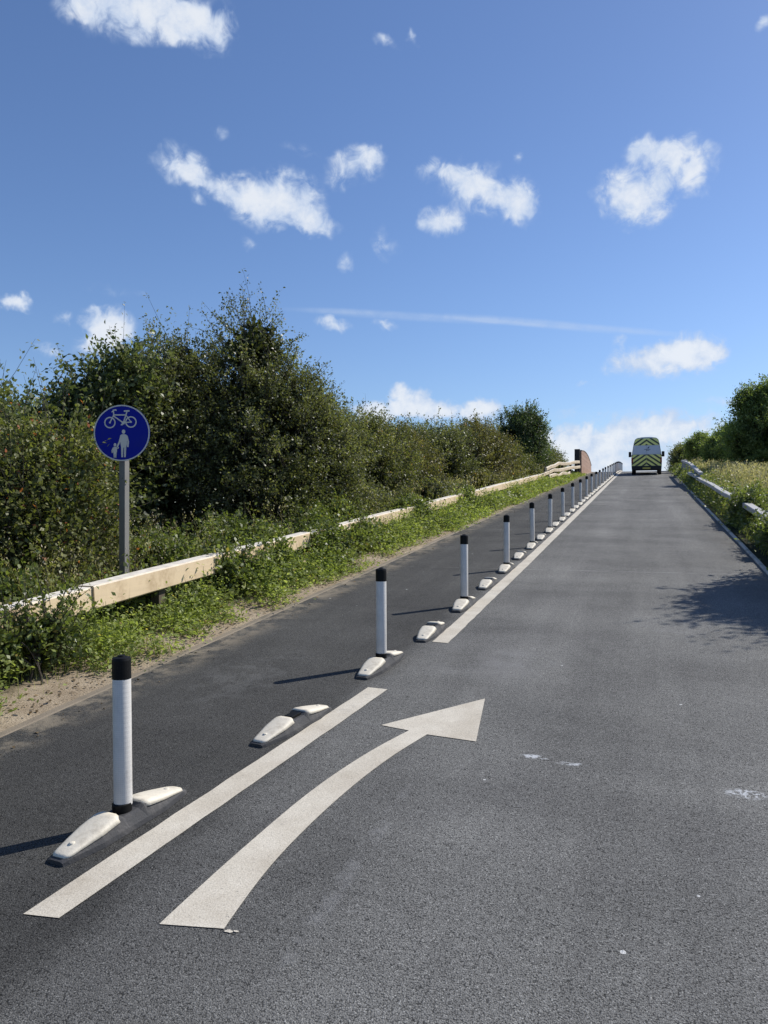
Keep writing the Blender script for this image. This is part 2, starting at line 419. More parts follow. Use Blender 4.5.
M = dict(
    asphalt=asphalt(), paint=paint_mat(), soil=soil_mat(), sleeve=sleeve_mat(), brick=brick_mat(), chevron=chevron_mat(),
    kerb=simple('kerb_concrete', (.58, .52, .43), .9, .2, 4, .5, 50, dirt=(.10, .09, .065), damt=.8),
    edging=simple('edging_concrete', (.225, .185, .135), .9, .22, 3, .5, 60, dirt=(.13, .115, .085), damt=.8),
    rubber=simple('black_rubber', (.045, .045, .047), .75, .3, 9, .3, 90, dirt=(.14, .13, .12), dscale=7, damt=.6),
    cream=simple('cream_panel', (.70, .64, .52), .6, .07, 10, .15, 80, dirt=(.30, .25, .18), dscale=13, damt=.45),
    cap=simple('black_plastic', (.006, .006, .006), .55, .2, 10, spec=.2),
    beam=wood_beam_mat('beam_cream', (.76, .595, .385), (.80, .745, .65), (.42, .30, .17)),
    timber=wood_beam_mat('timber_rail', (.66, .54, .38), (.80, .73, .61), (.36, .27, .17)),
    postwood=simple('post_wood', (.10, .08, .055), .9, .3, 8),
    galv=simple('galvanised_steel', (.43, .42, .405), .65, .12, 5, .1, 40, metal=0.0, dirt=(.38, .36, .32), damt=.6),
    galvpost=simple('sign_post_grey', (.21, .20, .18), .55, .12, 6, 0, dirt=(.2, .21, .2), damt=.5),
    blue=simple('sign_blue', (.006, .014, .30), .5, .10, 5, 0, dirt=(.014, .024, .25), dscale=6, damt=.5, spec=.15),
    white=simple('sign_white', (.72, .66, .58), .5, .07, 9, 0, dirt=(.4, .41, .42), damt=.5),
    signback=simple('sign_back_grey', (.35, .36, .36), .6),
    wall=simple('coping_stone', (.40, .37, .32), .85, .2, 4, .4, 30),
    endshade=simple('parapet_end_shade', (.05, .04, .035), .9, .25, 4),  # parapet end face away from the sun, its shadow put into the colour
    conc=simple('pale_concrete', (.40, .385, .36), .9, .15, 3, .4, 30, dirt=(.2, .19, .16), damt=.6),
    vanbody=simple('van_paint', (.62, .63, .60), .35, .03, 2),
    vanblack=simple('van_black_plastic', (.015, .015, .017), .6, .2, 5),
    vanglass=simple('van_window_film', (.66, .67, .72), .3, .08, 2),
    windscreen=simple('van_glass', (.02, .025, .03), .08, .1, 2),
    emblem=simple('window_emblem', (.05, .06, .10), .5),
    tyre=simple('tyre', (.018, .018, .018), .85),
    rim=simple('wheel_rim', (.35, .36, .37), .4, metal=.6),
    redlamp=simple('red_lamp', (.30, .02, .015), .25),
    plate=simple('yellow_plate', (.60, .50, .10), .4),
    bark=simple('bark', (.075, .062, .047), .95, .35, 12, .5, 40),
    hawthorn=leaf_mat('hawthorn_leaf', (.070, .080, .034), (.190, .205, .092), (.38, .39, .23), (.30, .25, .14), .36, .42, .45, gain=1.00),
    olive=leaf_mat('olive_leaf', (.075, .088, .034), (.200, .218, .088), (.42, .40, .22), (.45, .30, .17), .36, .5, .4, gain=0.95),
    grey=leaf_mat('grey_green_leaf', (.090, .100, .055), (.22, .235, .135), (.42, .43, .29), (.42, .34, .2), .34, .5, .4, gain=1.00),
    brown=leaf_mat('brown_green_leaf', (.085, .085, .034), (.215, .208, .085), (.40, .36, .19), (.40, .22, .11), .36, .5, .4, gain=0.85),
    thorn=leaf_mat('briar_leaf', (.075, .085, .028), (.195, .215, .075), (.40, .40, .19), (.50, .17, .08), .36, .5, .4, gain=1.05),
    broad=leaf_mat('sallow_leaf', (.055, .075, .028), (.145, .175, .072), (.34, .36, .22), (.45, .46, .34), .36, .45, .45, gain=1.10),
    evergreen=leaf_mat('dark_leaf', (.028, .045, .018), (.075, .105, .045), (.17, .21, .10), None, .3, .5, .4, gain=1.6),
    fresh=leaf_mat('tree_leaf', (.070, .105, .035), (.19, .245, .088), (.38, .43, .20), None, .46, gain=1.2),
    bramble=leaf_mat('bramble_leaf', (.075, .10, .032), (.19, .235, .078), (.36, .39, .18), (.36, .30, .10), .38, .42, .45, gain=1.05),
    weed=leaf_mat('weed_leaf', (.09, .125, .036), (.245, .30, .098), (.46, .52, .23), (.50, .40, .16), .42, gain=1.22),
    grass=leaf_mat('grass_blade', (.13, .16, .045), (.27, .31, .10), (.45, .47, .20), (.55, .48, .28), .42),
    dry=leaf_mat('dry_grass', (.24, .215, .115), (.42, .37, .22), (.58, .51, .36), (.70, .62, .54), .36),
    litter=leaf_mat('dead_leaf', (.05, .035, .02), (.13, .09, .05), (.28, .21, .13), None, .05, .8, .1),
)

# ------------------------------------------------------------------ ground, road, path
def grid_obj(name, xs_of_y, ys, zfun, mat, kind='structure'):
    bm = bmesh.new(); rows = []
    for y in ys:
        xs = xs_of_y(y)
        zz = zfun(np.array(xs), np.full(len(xs), y))
        rows.append([bm.verts.new((float(x), float(y), float(z))) for x, z in zip(xs, zz)])
    for a, b2 in zip(rows, rows[1:]):
        for k in range(len(a) - 1):
            bm.faces.new((a[k], a[k + 1], b2[k + 1], b2[k]))
    o = obj(name, bm, mat, None, True)
    o['kind'] = kind
    return o

gy = np.concatenate([[-2500, -900, -300, -120, -60], np.arange(-40, -4, 4), np.arange(-4, 40, .35), np.arange(40, 100, 1.0), np.arange(100, 220, 5), [260, 340, 600, 1200, 2600]])
gxl = [-2500, -900, -300, -120, -60, -35, -25, -20, -16, -13, -11, -9.5, -8.5, -7.6, -6.9, -6.4, -6, -5.7, -5.4, -5.15, -4.95, -4.75, -4.6, -4.5, -4.42, -4.36, -4.3, -4.25, -4.2]
gxr = [1.6, 1.8, 1.9, 2.05, 2.2, 2.4, 2.6, 2.9, 3.3, 3.8, 4.5, 5.3, 6.3, 7.5, 9, 11, 14, 18, 25, 40, 80, 200, 600, 2500]
ground = grid_obj('ground', lambda y: gxl + [-3, -1, 0.3] + gxr, gy, gz, M['soil'])

_lc_y = [-60, 0, 2.57, 5.86, 7.4, 13.2, 200]
_lc_x = [-2.66, -2.62, -2.385, -2.045, -1.935, -1.905, -1.88]
def linec(y): return float(np.interp(y, _lc_y, _lc_x))
ry = np.concatenate([np.arange(-40, 0, 2), np.arange(0, 20, .25), np.arange(20, 110, .5), np.arange(110, 215, 4)])
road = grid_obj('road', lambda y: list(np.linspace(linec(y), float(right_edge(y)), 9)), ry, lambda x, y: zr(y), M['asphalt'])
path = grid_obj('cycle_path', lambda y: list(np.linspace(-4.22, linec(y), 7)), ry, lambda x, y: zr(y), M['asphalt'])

def strip_solid(name, x0f, x1f, ys, h, mat, dz=0.0, jit=0.0):
    bm = bmesh.new(); rings = []
    for y in ys:
        z = float(zr(y)) + dz
        j = (random.random() - .5) * jit
        a, b2 = float(x0f(y)), float(x1f(y))
        rings.append([bm.verts.new(p) for p in ((a, y, z - .1), (a, y, z + h - .015 + j), (a + .015, y, z + h + j), (b2 - .015, y, z + h + j), (b2, y, z + h - .015 + j), (b2, y, z - .1))])
    for a, b2 in zip(rings, rings[1:]):
        for k in range(5): bm.faces.new((a[k], a[k + 1], b2[k + 1], b2[k]))
    bm.faces.new(rings[0]); bm.faces.new(rings[-1])
    o = obj(name, bm, mat); o['kind'] = 'structure'
    return o
ky = np.concatenate([np.arange(-20, 80, .9145), np.arange(80, 200, 5)])
strip_solid('kerb', lambda y: right_edge(y) + .003, lambda y: right_edge(y) + .075, ky, .028, M['kerb'], 0, .012)
strip_solid('path_edging', lambda y: -4.32, lambda y: -4.223, ky, .004, M['edging'], 0, .012)

# ------------------------------------------------------------------ painted markings (parts of the road)
def poly_on_road(name, pts, label, n=None):
    bm = bmesh.new()
    vs = [bm.verts.new((x, y, float(zr(y)) + .004)) for x, y in pts]
    f = bm.faces.new(vs)
    bmesh.ops.triangulate(bm, faces=[f])
    o = obj(name, bm, M['paint'], road)
    o['label'] = label
    return o

def rough_edge(pts, step=.06, amp=.006):
    out = []
    n = len(pts)
    for i in range(n):
        a = np.array(pts[i]); b2 = np.array(pts[(i + 1) % n]); d = b2 - a; L = np.linalg.norm(d)
        k = max(1, int(L / step)); nrm = np.array([-d[1], d[0]]) / (L + 1e-9)
        for j in range(k):
            p = a + d * j / k + (nrm * random.uniform(-amp, amp) if j else 0)
            out.append((float(p[0]), float(p[1])))
    return out

arrow = [(-1.872, 2.67), (-1.74, 2.668), (-1.60, 2.714), (-1.622, 2.899), (-1.640, 3.169), (-1.637, 3.457), (-1.608, 3.874), (-1.553, 4.294), (-1.475, 4.677), (-1.385, 4.985),
         (-1.044, 4.943), (-1.16, 5.822), (-1.744, 5.074), (-1.525, 5.023), (-1.632, 4.713), (-1.728, 4.31), (-1.793, 3.914), (-1.830, 3.497), (-1.856, 3.091), (-1.866, 2.861)]
def catmull(p, k=5):
    out = []
    for i in range(len(p) - 1):
        a, b2, c, d = (np.array(p[max(0, min(len(p) - 1, j))]) for j in (i - 1, i, i + 1, i + 2))
        for q in range(k):
            t = q / k
            out.append(tuple(.5 * (2 * b2 + (c - a) * t + (2 * a - 5 * b2 + 4 * c - d) * t * t + (3 * b2 - a - 3 * c + d) * t ** 3)))
    return out + [tuple(p[-1])]
def resample(p, n):
    p = np.array(p); d = np.r_[0, np.cumsum(np.linalg.norm(np.diff(p, axis=0), axis=1))]
    t = np.linspace(0, d[-1], n)
    return np.stack([np.interp(t, d, p[:, 0]), np.interp(t, d, p[:, 1])], -1) + rng.normal(size=(n, 2)) * .0018
def soften(p, k=9):
    q = p.copy()
    for i in range(len(p)):
        h = min(i, len(p) - 1 - i, k // 2)
        q[i] = p[i - h:i + h + 1].mean(0)
    return q
Rc = resample(catmull(arrow[2:10]), 60); Lc = resample(catmull(arrow[13:20] + arrow[:1])[::-1], 60)
Rc = soften(soften(Rc)); Lc = soften(soften(Lc))
bm = bmesh.new()
def rv(p): return bm.verts.new((float(p[0]), float(p[1]), float(zr(p[1])) + .004))
vr = [rv(p) for p in Rc]; vl = [rv(p) for p in Lc]
for q in range(59): bm.faces.new((vl[q], vr[q], vr[q + 1], vl[q + 1]))
hd = [rv(p) for p in arrow[10:13]]
bm.faces.new((vr[-1], hd[0], hd[1])); bm.faces.new((vl[-1], vr[-1], hd[1])); bm.faces.new((vl[-1], hd[1], hd[2]))
def drip(cx, cy, rx, ry2):
    vs = []
    for q in range(11):
        a = 2 * math.pi * q / 11; k2 = random.uniform(.6, 1.1)
        vs.append(rv((cx + rx * k2 * math.cos(a), cy + ry2 * k2 * math.sin(a))))
    bm.faces.new(vs)
drip(-1.572, 2.708, .022, .012); drip(-1.545, 2.716, .012, .007)
am = obj('arrow_marking', bm, M['paint'], road); am['label'] = 'white painted arrow bending to the right on the near road'
def line_strip(y0, y1, w, label, s0=0, s1=0):
    k = max(2, int((y1 - y0) / .15)); L, Rr = [], []
    for i in range(k + 1):
        t = i / k
        yl = y0 + (y1 - y0) * t
        c = linec(yl)
        L.append((c - w / 2 + random.uniform(-.004, .004), yl + (s0 if i == 0 else s1 if i == k else 0)))
        Rr.append((c + w / 2 + random.uniform(-.004, .004), yl))
    bm = bmesh.new()
    va = [bm.verts.new((x, y, float(zr(y)) + .004)) for x, y in L]; vb = [bm.verts.new((x, y, float(zr(y)) + .004)) for x, y in Rr]
    for i in range(k): bm.faces.new((va[i], vb[i], vb[i + 1], va[i + 1]))
    o = obj('line_marking', bm, M['paint'], road); o['label'] = label
line_strip(2.585, 5.86, .172, 'short white line beside the nearest marker posts', -.02, .015)
line_strip(7.43, 100, .165, 'long white line running up the hill beside the marker posts', .02, 0)

# ------------------------------------------------------------------ lane separators and marker posts
def sep_w(a, W): return W * (.60 + .40 * min(1, (1 - a) / .5)) * (1 if a < .985 else .9)
def sep_h(a, H): return .020 + (H - .020) * min(1.0, max(0.0, 1 - a) / .80) ** .85
def base_bm(L=.83, W=.195, H=.095):
    """rubber separator: boat shaped, rising from both ends to a saddle in the middle"""
    bm = bmesh.new(); rings = []
    n = 33
    for i in range(n):
        s = -1 + 2 * i / (n - 1); a = abs(s)
        w = sep_w(a, W); h = sep_h(a, H) - .022 * float(sstep(.21, .15, a))
        y = s * L / 2; l = min(.024, h * .7)
        rings.append([bm.verts.new(p) for p in ((-w / 2, y, 0), (-w / 2 + .004, y, l), (-w * .37, y, h * .90), (-w * .28, y, h), (w * .28, y, h), (w * .37, y, h * .90), (w / 2 - .004, y, l), (w / 2, y, 0))])
    for a, b2 in zip(rings, rings[1:]):
        for k in range(7): bm.faces.new((a[k], a[k + 1], b2[k + 1], b2[k]))
        bm.faces.new((a[7], a[0], b2[0], b2[7]))
    bm.faces.new(rings[0]); bm.faces.new(rings[-1])
    return bm
def panel_bm(sg, L=.83, W=.195, H=.095):
    """cream inlay over one half of the separator"""
    bm = bmesh.new(); rings = []
    n = 19
    for i in range(n):
        t = i / (n - 1)
        a = .955 - t * (.955 - .19)
        w = sep_w(a, W)
        e = max(0, (t - .88) / .12); f = max(0, (.08 - t) / .08)
        rnd = (1 - .22 * e ** 3) * (1 - .30 * f ** 2)
        h = sep_h(a, H) + .007
        if e > 0: h -= .006 * e ** 2
        hw = w * .36 * rnd; lo = w * .445 * rnd
        y = sg * a * L / 2
        rings.append([bm.verts.new(p) for p in ((-lo, y, h * .70), (-hw, y, h * .93), (-hw * .74, y, h), (hw * .74, y, h), (hw, y, h * .93), (lo, y, h * .70))])
    for a, b2 in zip(rings, rings[1:]):
        for k in range(5): bm.faces.new((a[k], a[k + 1], b2[k + 1], b2[k]))
        bm.faces.new((a[5], a[0], b2[0], b2[5]))
    bm.faces.new(rings[0]); bm.faces.new(rings[-1])
    hb = sep_h(.76, H) + .004      # bolt cover
    lathe(bm, [(.014, hb - .006), (.014, hb + .006), (.010, hb + .008)], 14, Matrix.Translation((0, sg * .76 * L / 2, 0)))
    return bm
def add_base(root):
    bs = obj('base', base_bm(), M['rubber'], root, False)
    for sg in (-1, 1): obj('inlay', panel_bm(sg), M['cream'], bs, True)
    return bs

def make_separator():
    t = empty('lane_separator')
    b = add_base(t)
    bm = bmesh.new()
    box(bm, -.035, .035, -.055, .055, .07, .092, .006)
    obj('socket', bm, M['cap'], b)
    return t
def make_post():
    t = empty('marker_post')
    b = add_base(t)
    r = .0455
    bm = bmesh.new(); lathe(bm, [(r * 1.06, .07), (r * 1.06, .112), (r * .9, .116)], 28)
    obj('collar', bm, M['cap'], b)
    bm = bmesh.new(); lathe(bm, [(r * .985, .10), (r, .105), (r, .722), (r * .985, .725)], 32)
    obj('sleeve', bm, M['sleeve'], t, True)
    bm = bmesh.new(); lathe(bm, [(r * 1.02, .717), (r * 1.035, .722), (r * 1.035, .808), (r * .97, .820), (r * .55, .825), (r * .45, .825), (r * .42, .831), (.004, .833)], 28)
    obj('cap', bm, M['cap'], t)
    return t

def place(o, x, y, rz):
    o.location = (x, y, float(zr(y)))
    o.rotation_euler = (math.atan(float(np.interp(y, _ys, _slope(_ys)))) if False else 0, 0, rz)
pitch = math.atan(G)
posts = [(-2.568, 3.35), (-2.23, 6.50), (-2.11, 9.30)] + [(-2.095, 9.30 + 2.965 * k) for k in range(1, 24)]
seps = [(-2.335, 4.90), (-2.13, 7.82)] + [(-2.11, 9.33 + 2.965 * (k + .5)) for k in range(0, 19)]
ords = ['', 'second', 'third', 'fourth', 'fifth', 'sixth', 'seventh', 'eighth', 'ninth', 'tenth', 'eleventh', 'twelfth', 'thirteenth', 'fourteenth', 'fifteenth',
        'sixteenth', 'seventeenth', 'eighteenth', 'nineteenth', 'twentieth']
def rot_at(y):
    return -math.atan2(linec(y + .5) - linec(y - .5), 1.0)
def base_tilt(o, y):
    # the rubber base lies on the slope while the post stands plumb
    sl = float(np.interp(y, _ys, _slope(_ys)))
    for ch in o.children:
        if ch.name.split('.')[0] == 'base': ch.rotation_euler = (math.atan(sl), 0, 0)
pp = make_post()
for i, (x, y) in enumerate(posts):
    o = pp if i == 0 else copy_tree(pp)
    o.location = (x, y, float(zr(y))); o.rotation_euler = (R(random.uniform(-.6, .6)), R(random.uniform(-.7, .7)), rot_at(y))
    if i == 0: o.rotation_euler = (0, R(-.9), R(-8)); o.scale = (1.03, 1.03, 1.06); lab = 'largest white marker post, black cap, in the near left foreground'
    elif i == 1: lab = 'white marker post at the far end of the short white line'
    elif i == len(ords) - 1 or i >= 18: lab = 'tiny white marker post in the crowded far end of the row at the hill crest'
    else: lab = '%s nearest white marker post with black cap, counting up the hill' % ords[i]
    tag(o, lab, 'marker post', 'marker posts at the crest' if i >= 18 else 'marker posts along the cycle path')
    base_tilt(o, y)
sp = make_separator()
for i, (x, y) in enumerate(seps):
    o = sp if i == 0 else copy_tree(sp)
    o.location = (x, y, float(zr(y))); o.rotation_euler = (0, 0, rot_at(y) + R(random.uniform(-1.5, 1.5)))
    if i == 0: o.rotation_euler = (0, 0, R(-10)); lab = 'cream and black lane separator without a post, beside the short white line'
    elif i == 1: lab = 'postless lane separator left of the near end of the long white line'
    elif i >= 12: lab = 'tiny postless lane separator far up the hill between marker posts'
    else: lab = 'postless cream lane separator between the %s and %s nearest marker posts' % (ords[i + 1], ords[i + 2])
    tag(o, lab, 'lane separator', 'far lane separators' if i >= 12 else 'lane separators without posts')
    base_tilt(o, y)

# ------------------------------------------------------------------ left barrier: cream box beam on posts
def rounded_prof(w, h, r=.02):
    return [(-w / 2 + r, -h / 2), (w / 2 - r, -h / 2), (w / 2, -h / 2 + r), (w / 2, h / 2 - r), (w / 2 - r, h / 2), (-w / 2 + r, h / 2), (-w / 2, h / 2 - r), (-w / 2, -h / 2 + r)]
bar = empty('safety_barrier', (-5.2, 1.0, float(zr(1.0))), 0, 'long cream box beam crash barrier half hidden in brambles beside the path', 'barrier')
def wl(parent, p): return Vector(p) - Vector(parent.location)
yb = 1.0; k = 0
while yb < 41:
    ye = min(yb + 5.2, 42.0)
    bm = bmesh.new(); pts = []
    ox, oz = random.uniform(-.012, .012), random.uniform(-.012, .012)
    for y in np.linspace(yb + .004, ye - .004, 7):
        pts.append(wl(bar, (-5.2 + ox + .006 * math.sin(y), y, float(zr(y)) + .55 + oz + .007 * math.sin(y * .9 + 1))))
    sweep(bm, pts, rounded_prof(.20, .235, .014))
    obj('beam', bm, M['beam'], bar)
    yb = ye
for y in np.arange(2.2, 42, 2.6):
    bm = bmesh.new(); p = wl(bar, (-5.2, y, float(gz(-5.2, y))))
    box(bm, p.x - .05, p.x + .05, p.y - .06, p.y + .06, p.z - .3, float(zr(y)) + .43 - bar.location.z)
    obj('post', bm, M['postwood'], bar)

# timber rails before the bridge
fence = empty('rail_fence', (-5.1, 43, float(zr(43))), 0, 'pale weathered triple timber rail fence leading to the brick parapet', 'fence')
for j, (h, y0, y1) in enumerate(((1.02, 42.8, 57.6), (.68, 42.2, 57.6), (.36, 44.2, 52.5))):
    bm = bmesh.new(); pts = []
    for i, y in enumerate(np.linspace(y0, y1, 9)):
        x = -5.15 + .62 * float(sstep(44, 58, y))
        dip = -.10 * float(sstep(46.5, 42.5, y)) if j == 0 else 0
        pts.append(wl(fence, (x + random.uniform(-.05, .05), y, float(zr(y)) + h + dip + random.uniform(-.07, .07))))
    sweep(bm, pts, rounded_prof(.11, .21, .03))
    obj('rail', bm, M['timber'], fence)
for y in (43.4, 46.8, 50.2, 53.6, 56.9):
    x = -5.27 + .62 * float(sstep(44, 58, y)); p = wl(fence, (x, y, float(zr(y))))
    bm = bmesh.new(); box(bm, p.x - .06, p.x + .06, p.y - .06, p.y + .06, p.z - .4, p.z + 1.02, .01)
    obj('post', bm, M['postwood'], fence)

# brick parapet of the bridge on the left
pw = empty('bridge_parapet', (-4.5, 58, float(zr(58))), 0, 'reddish brick bridge parapet with end face coloured dark as shade and curved top', 'parapet')
bm = bmesh.new(); ringsL = []
for y in np.linspace(58.2, 69, 24):
    h = 1.80 - 1.25 * max(0, (y - 58.2) / 10.8) ** 2.2
    z0 = float(zr(y))
    ringsL.append([bm.verts.new(wl(pw, p)) for p in ((-4.86, y, z0 - .6), (-4.86, y, z0 + h), (-4.42, y, z0 + h), (-4.42, y, z0 - .6))])
for a, b2 in zip(ringsL, ringsL[1:]):
    for q in range(3): bm.faces.new((a[q], a[q + 1], b2[q + 1], b2[q]))
bm.faces.new(ringsL[0]); bm.faces.new(ringsL[-1])
obj('wall', bm, M['brick'], pw)
bm = bmesh.new(); z0 = float(zr(58.0)); p = wl(pw, (-4.64, 58.0, z0))
box(bm, p.x - .26, p.x + .12, p.y - .10, p.y + .196, p.z - .6, p.z + 1.93, .01)
obj('pillar', bm, M['endshade'], pw)
bm = bmesh.new(); pts = [wl(pw, (-4.64, y, float(zr(y)) + 1.80 - 1.25 * max(0, (y - 58.2) / 10.8) ** 2.2 + .035)) for y in np.linspace(58.25, 69, 24)]
sweep(bm, pts, rounded_prof(.5, .062, .015))
obj('coping', bm, M['wall'], pw)

# ------------------------------------------------------------------ right guardrail
def w_prof():
    pr = [(-.02, -.15), (.045, -.10), (.045, -.055), (-.015, -.012), (-.015, .012), (.045, .055), (.045, .10), (-.02, .15)]
    back = [(a - .012, b) for a, b in pr][::-1]
    return [(-a, b) for a, b in pr] + [(-a, b) for a, b in back]
def guardrail(name, label, pts_w, post_ys, hfun):
    t = empty(name, pts_w[0], 0, label, 'guardrail', 'steel guardrails on the right verge')
    bm = bmesh.new(); sweep(bm, [wl(t, p) for p in pts_w], rounded_prof(.17, .12, .012))
    obj('rail', bm, M['galv'], t)
    for y in post_ys:
        x = 2.29; z = float(gz(x, y)); p = wl(t, (x, y, z))
        bm = bmesh.new(); box(bm, p.x - .035, p.x + .035, p.y - .05, p.y + .05, p.z - .3, float(zr(y)) + hfun(y) + .1 - t.location.z)
        obj('post', bm, M['galv'], t)
    return t
guardrail('guardrail', 'low grey steel guardrail running through the weeds along the right kerb',
          [(2.18, y, float(zr(y)) + .53 + .012 * math.sin(y * .7)) for y in np.linspace(3, 43, 34)], np.arange(4, 43, 3.2), lambda y: .5)
def h2(y): return .72 + .26 * float(sstep(34, 46, y))
guardrail('guardrail', 'higher pale steel guardrail climbing to the bridge at the far right',
          [(2.27 + .05 * float(sstep(36, 52, y)), y, float(zr(y)) + h2(y)) for y in np.linspace(35.5, 54, 14)], np.arange(37, 54, 3.2), h2)
ce = empty('bridge_parapet', (2.4, 50, float(zr(50))), 0, 'pale concrete parapet end at the far end of the right guardrail', 'parapet')
bm = bmesh.new(); rr = []
for y in np.linspace(51.0, 55.5, 10):
    z0 = float(zr(y)); h = .30 + .78 * float(sstep(55.6, 52.4, y))
    rr.append([bm.verts.new(wl(ce, q)) for q in ((2.28, y, z0 - .4), (2.28, y, z0 + h - .04), (2.32, y, z0 + h), (2.46, y, z0 + h), (2.50, y, z0 + h - .04), (2.50, y, z0 - .4))])
for a, b2 in zip(rr, rr[1:]):
    for q in range(5): bm.faces.new((a[q], a[q + 1], b2[q + 1], b2[q]))
bm.faces.new(rr[0]); bm.faces.new(rr[-1])
obj('wall', bm, M['conc'], ce)

# ------------------------------------------------------------------ sign
SX, SY = -5.60, 7.28
sg = empty('road_sign', (SX, SY, float(gz(SX, SY))), R(18), 'round blue cycle and pedestrian sign on grey post behind the barrier', 'road sign')
SZ = CAM_H + 79 / 769 * 8.69 - float(gz(SX, SY))
bm = bmesh.new()
box(bm, -.04, .04, -.04, .04, -.4, SZ + .2, .005, Matrix.Translation((.0, .072, 0)) @ Matrix.Rotation(R(-19), 4, 'Z'))
obj('pole', bm, M['galvpost'], sg)
RD = .318
def disc_bm(r, y0, y1, seg=64):
    bm = bmesh.new()
    lathe(bm, [(r, y0), (r, y1)], seg, Matrix.Translation((0, 0, SZ)) @ Matrix.Rotation(R(90), 4, 'X'))
    return bm
obj('plate', disc_bm(RD, 0.0, .006), M['blue'], sg)
bm = bmesh.new()
def ring(bm, cx, cz, r0, r1, y, seg=48, flip=True):
    vs = []
    for k in range(seg):
        a = 2 * math.pi * k / seg
        vs.append((bm.verts.new((cx + r0 * math.cos(a), y, cz + r0 * math.sin(a))), bm.verts.new((cx + r1 * math.cos(a), y, cz + r1 * math.sin(a)))))
    for k in range(seg):
        a, b2 = vs[k], vs[(k + 1) % seg]
        bm.faces.new((a[0], a[1], b2[1], b2[0]))
ring(bm, 0, SZ, RD * .955, RD * 1.0, -.0085)
obj('border', bm, M['white'], sg)
bm = bmesh.new()
for zc in (-.16, .16): box(bm, -.12, .12, .002, .03, SZ + zc - .02, SZ + zc + .02, .004)
obj('bracket', bm, M['galv'], sg)
_lay = [0]
def stroke(bm, pts, w):
    _lay[0] += 1; yy = -.0085 - .00012 * _lay[0]
    pts = [Vector((p[0] * RD, p[1] * RD)) for p in pts]; w *= RD
    L, Rr = [], []
    for i, p in enumerate(pts):
        a = pts[max(0, i - 1)]; b2 = pts[min(len(pts) - 1, i + 1)]; d = (b2 - a).normalized(); n = Vector((-d.y, d.x)) * w / 2
        L.append(bm.verts.new((p.x + n.x, yy, SZ + p.y + n.y))); Rr.append(bm.verts.new((p.x - n.x, yy, SZ + p.y - n.y)))
    for i in range(len(pts) - 1): bm.faces.new((L[i], L[i + 1], Rr[i + 1], Rr[i]))
def blob(bm, pts):
    _lay[0] += 1; yy = -.0085 - .00012 * _lay[0]
    bm.faces.new([bm.verts.new((p[0] * RD, yy, SZ + p[1] * RD)) for p in pts])
def disc(bm, cx, cz, r, ez=1.0, seg=20):
    blob(bm, [(cx + r * math.cos(2 * math.pi * k / seg), cz + r * ez * math.sin(2 * math.pi * k / seg)) for k in range(seg)])
bm = bmesh.new()
WL, WR, wr = (-.42, .37), (.33, .39), .205
for cx, cz in (WL, WR):
    ring(bm, cx * RD, SZ + cz * RD, (wr - .045) * RD, wr * RD, -.0085, 36)
    disc(bm, cx, cz, .035)
head, bb, seat = (-.28, .66), (.06, .36), (.17, .66)
stroke(bm, [WL, (-.30, .60), head, (-.30, .80)], .04)                   # fork and head tube
stroke(bm, [(-.32, .80), (-.22, .82), (-.18, .80)], .045)               # handlebar
stroke(bm, [(-.30, .78), (-.36, .74)], .04)
stroke(bm, [(-.285, .64), (.155, .64)], .045)                           # top tube
stroke(bm, [(-.285, .60), bb], .045)                                    # down tube
stroke(bm, [bb, (.155, .64), (.19, .76)], .045)                         # seat tube
stroke(bm, [bb, WR], .04); stroke(bm, [WR, (.165, .62)], .035)          # stays
stroke(bm, [(.08, .775), (.28, .785)], .055)                            # saddle
stroke(bm, [(.0, .30), (.12, .42)], .035); stroke(bm, [(-.03, .29), (.04, .29)], .035)   # crank, pedal
disc(bm, bb[0], bb[1], .06)
obj('bicycle_symbol', bm, M['white'], sg)
bm = bmesh.new()                                                         # adult
disc(bm, .07, .045, .062, 1.25)
blob(bm, [(-.06, -.10), (-.02, -.06), (.03, -.045), (.11, -.045), (.16, -.06), (.20, -.10), (.19, -.40), (.165, -.50), (.15, -.86), (.09, -.86), (.08, -.52), (.06, -.52), (.05, -.86), (-.01, -.86), (-.02, -.50), (-.04, -.38)])
stroke(bm, [(-.02, -.10), (-.07, -.30), (-.16, -.50)], .06)
stroke(bm, [(.18, -.10), (.235, -.30), (.22, -.50)], .06)
obj('adult_symbol', bm, M['white'], sg)
bm = bmesh.new()                                                         # child
disc(bm, -.235, -.42, .05, 1.2)
blob(bm, [(-.31, -.52), (-.27, -.49), (-.20, -.49), (-.16, -.52), (-.165, -.66), (-.18, -.72), (-.19, -.88), (-.225, -.88), (-.235, -.74), (-.245, -.88), (-.28, -.88), (-.29, -.72), (-.31, -.66)])
stroke(bm, [(-.30, -.53), (-.34, -.62), (-.33, -.71)], .04)
stroke(bm, [(-.17, -.53), (-.13, -.55), (-.11, -.50)], .04)
obj('child_symbol', bm, M['white'], sg)

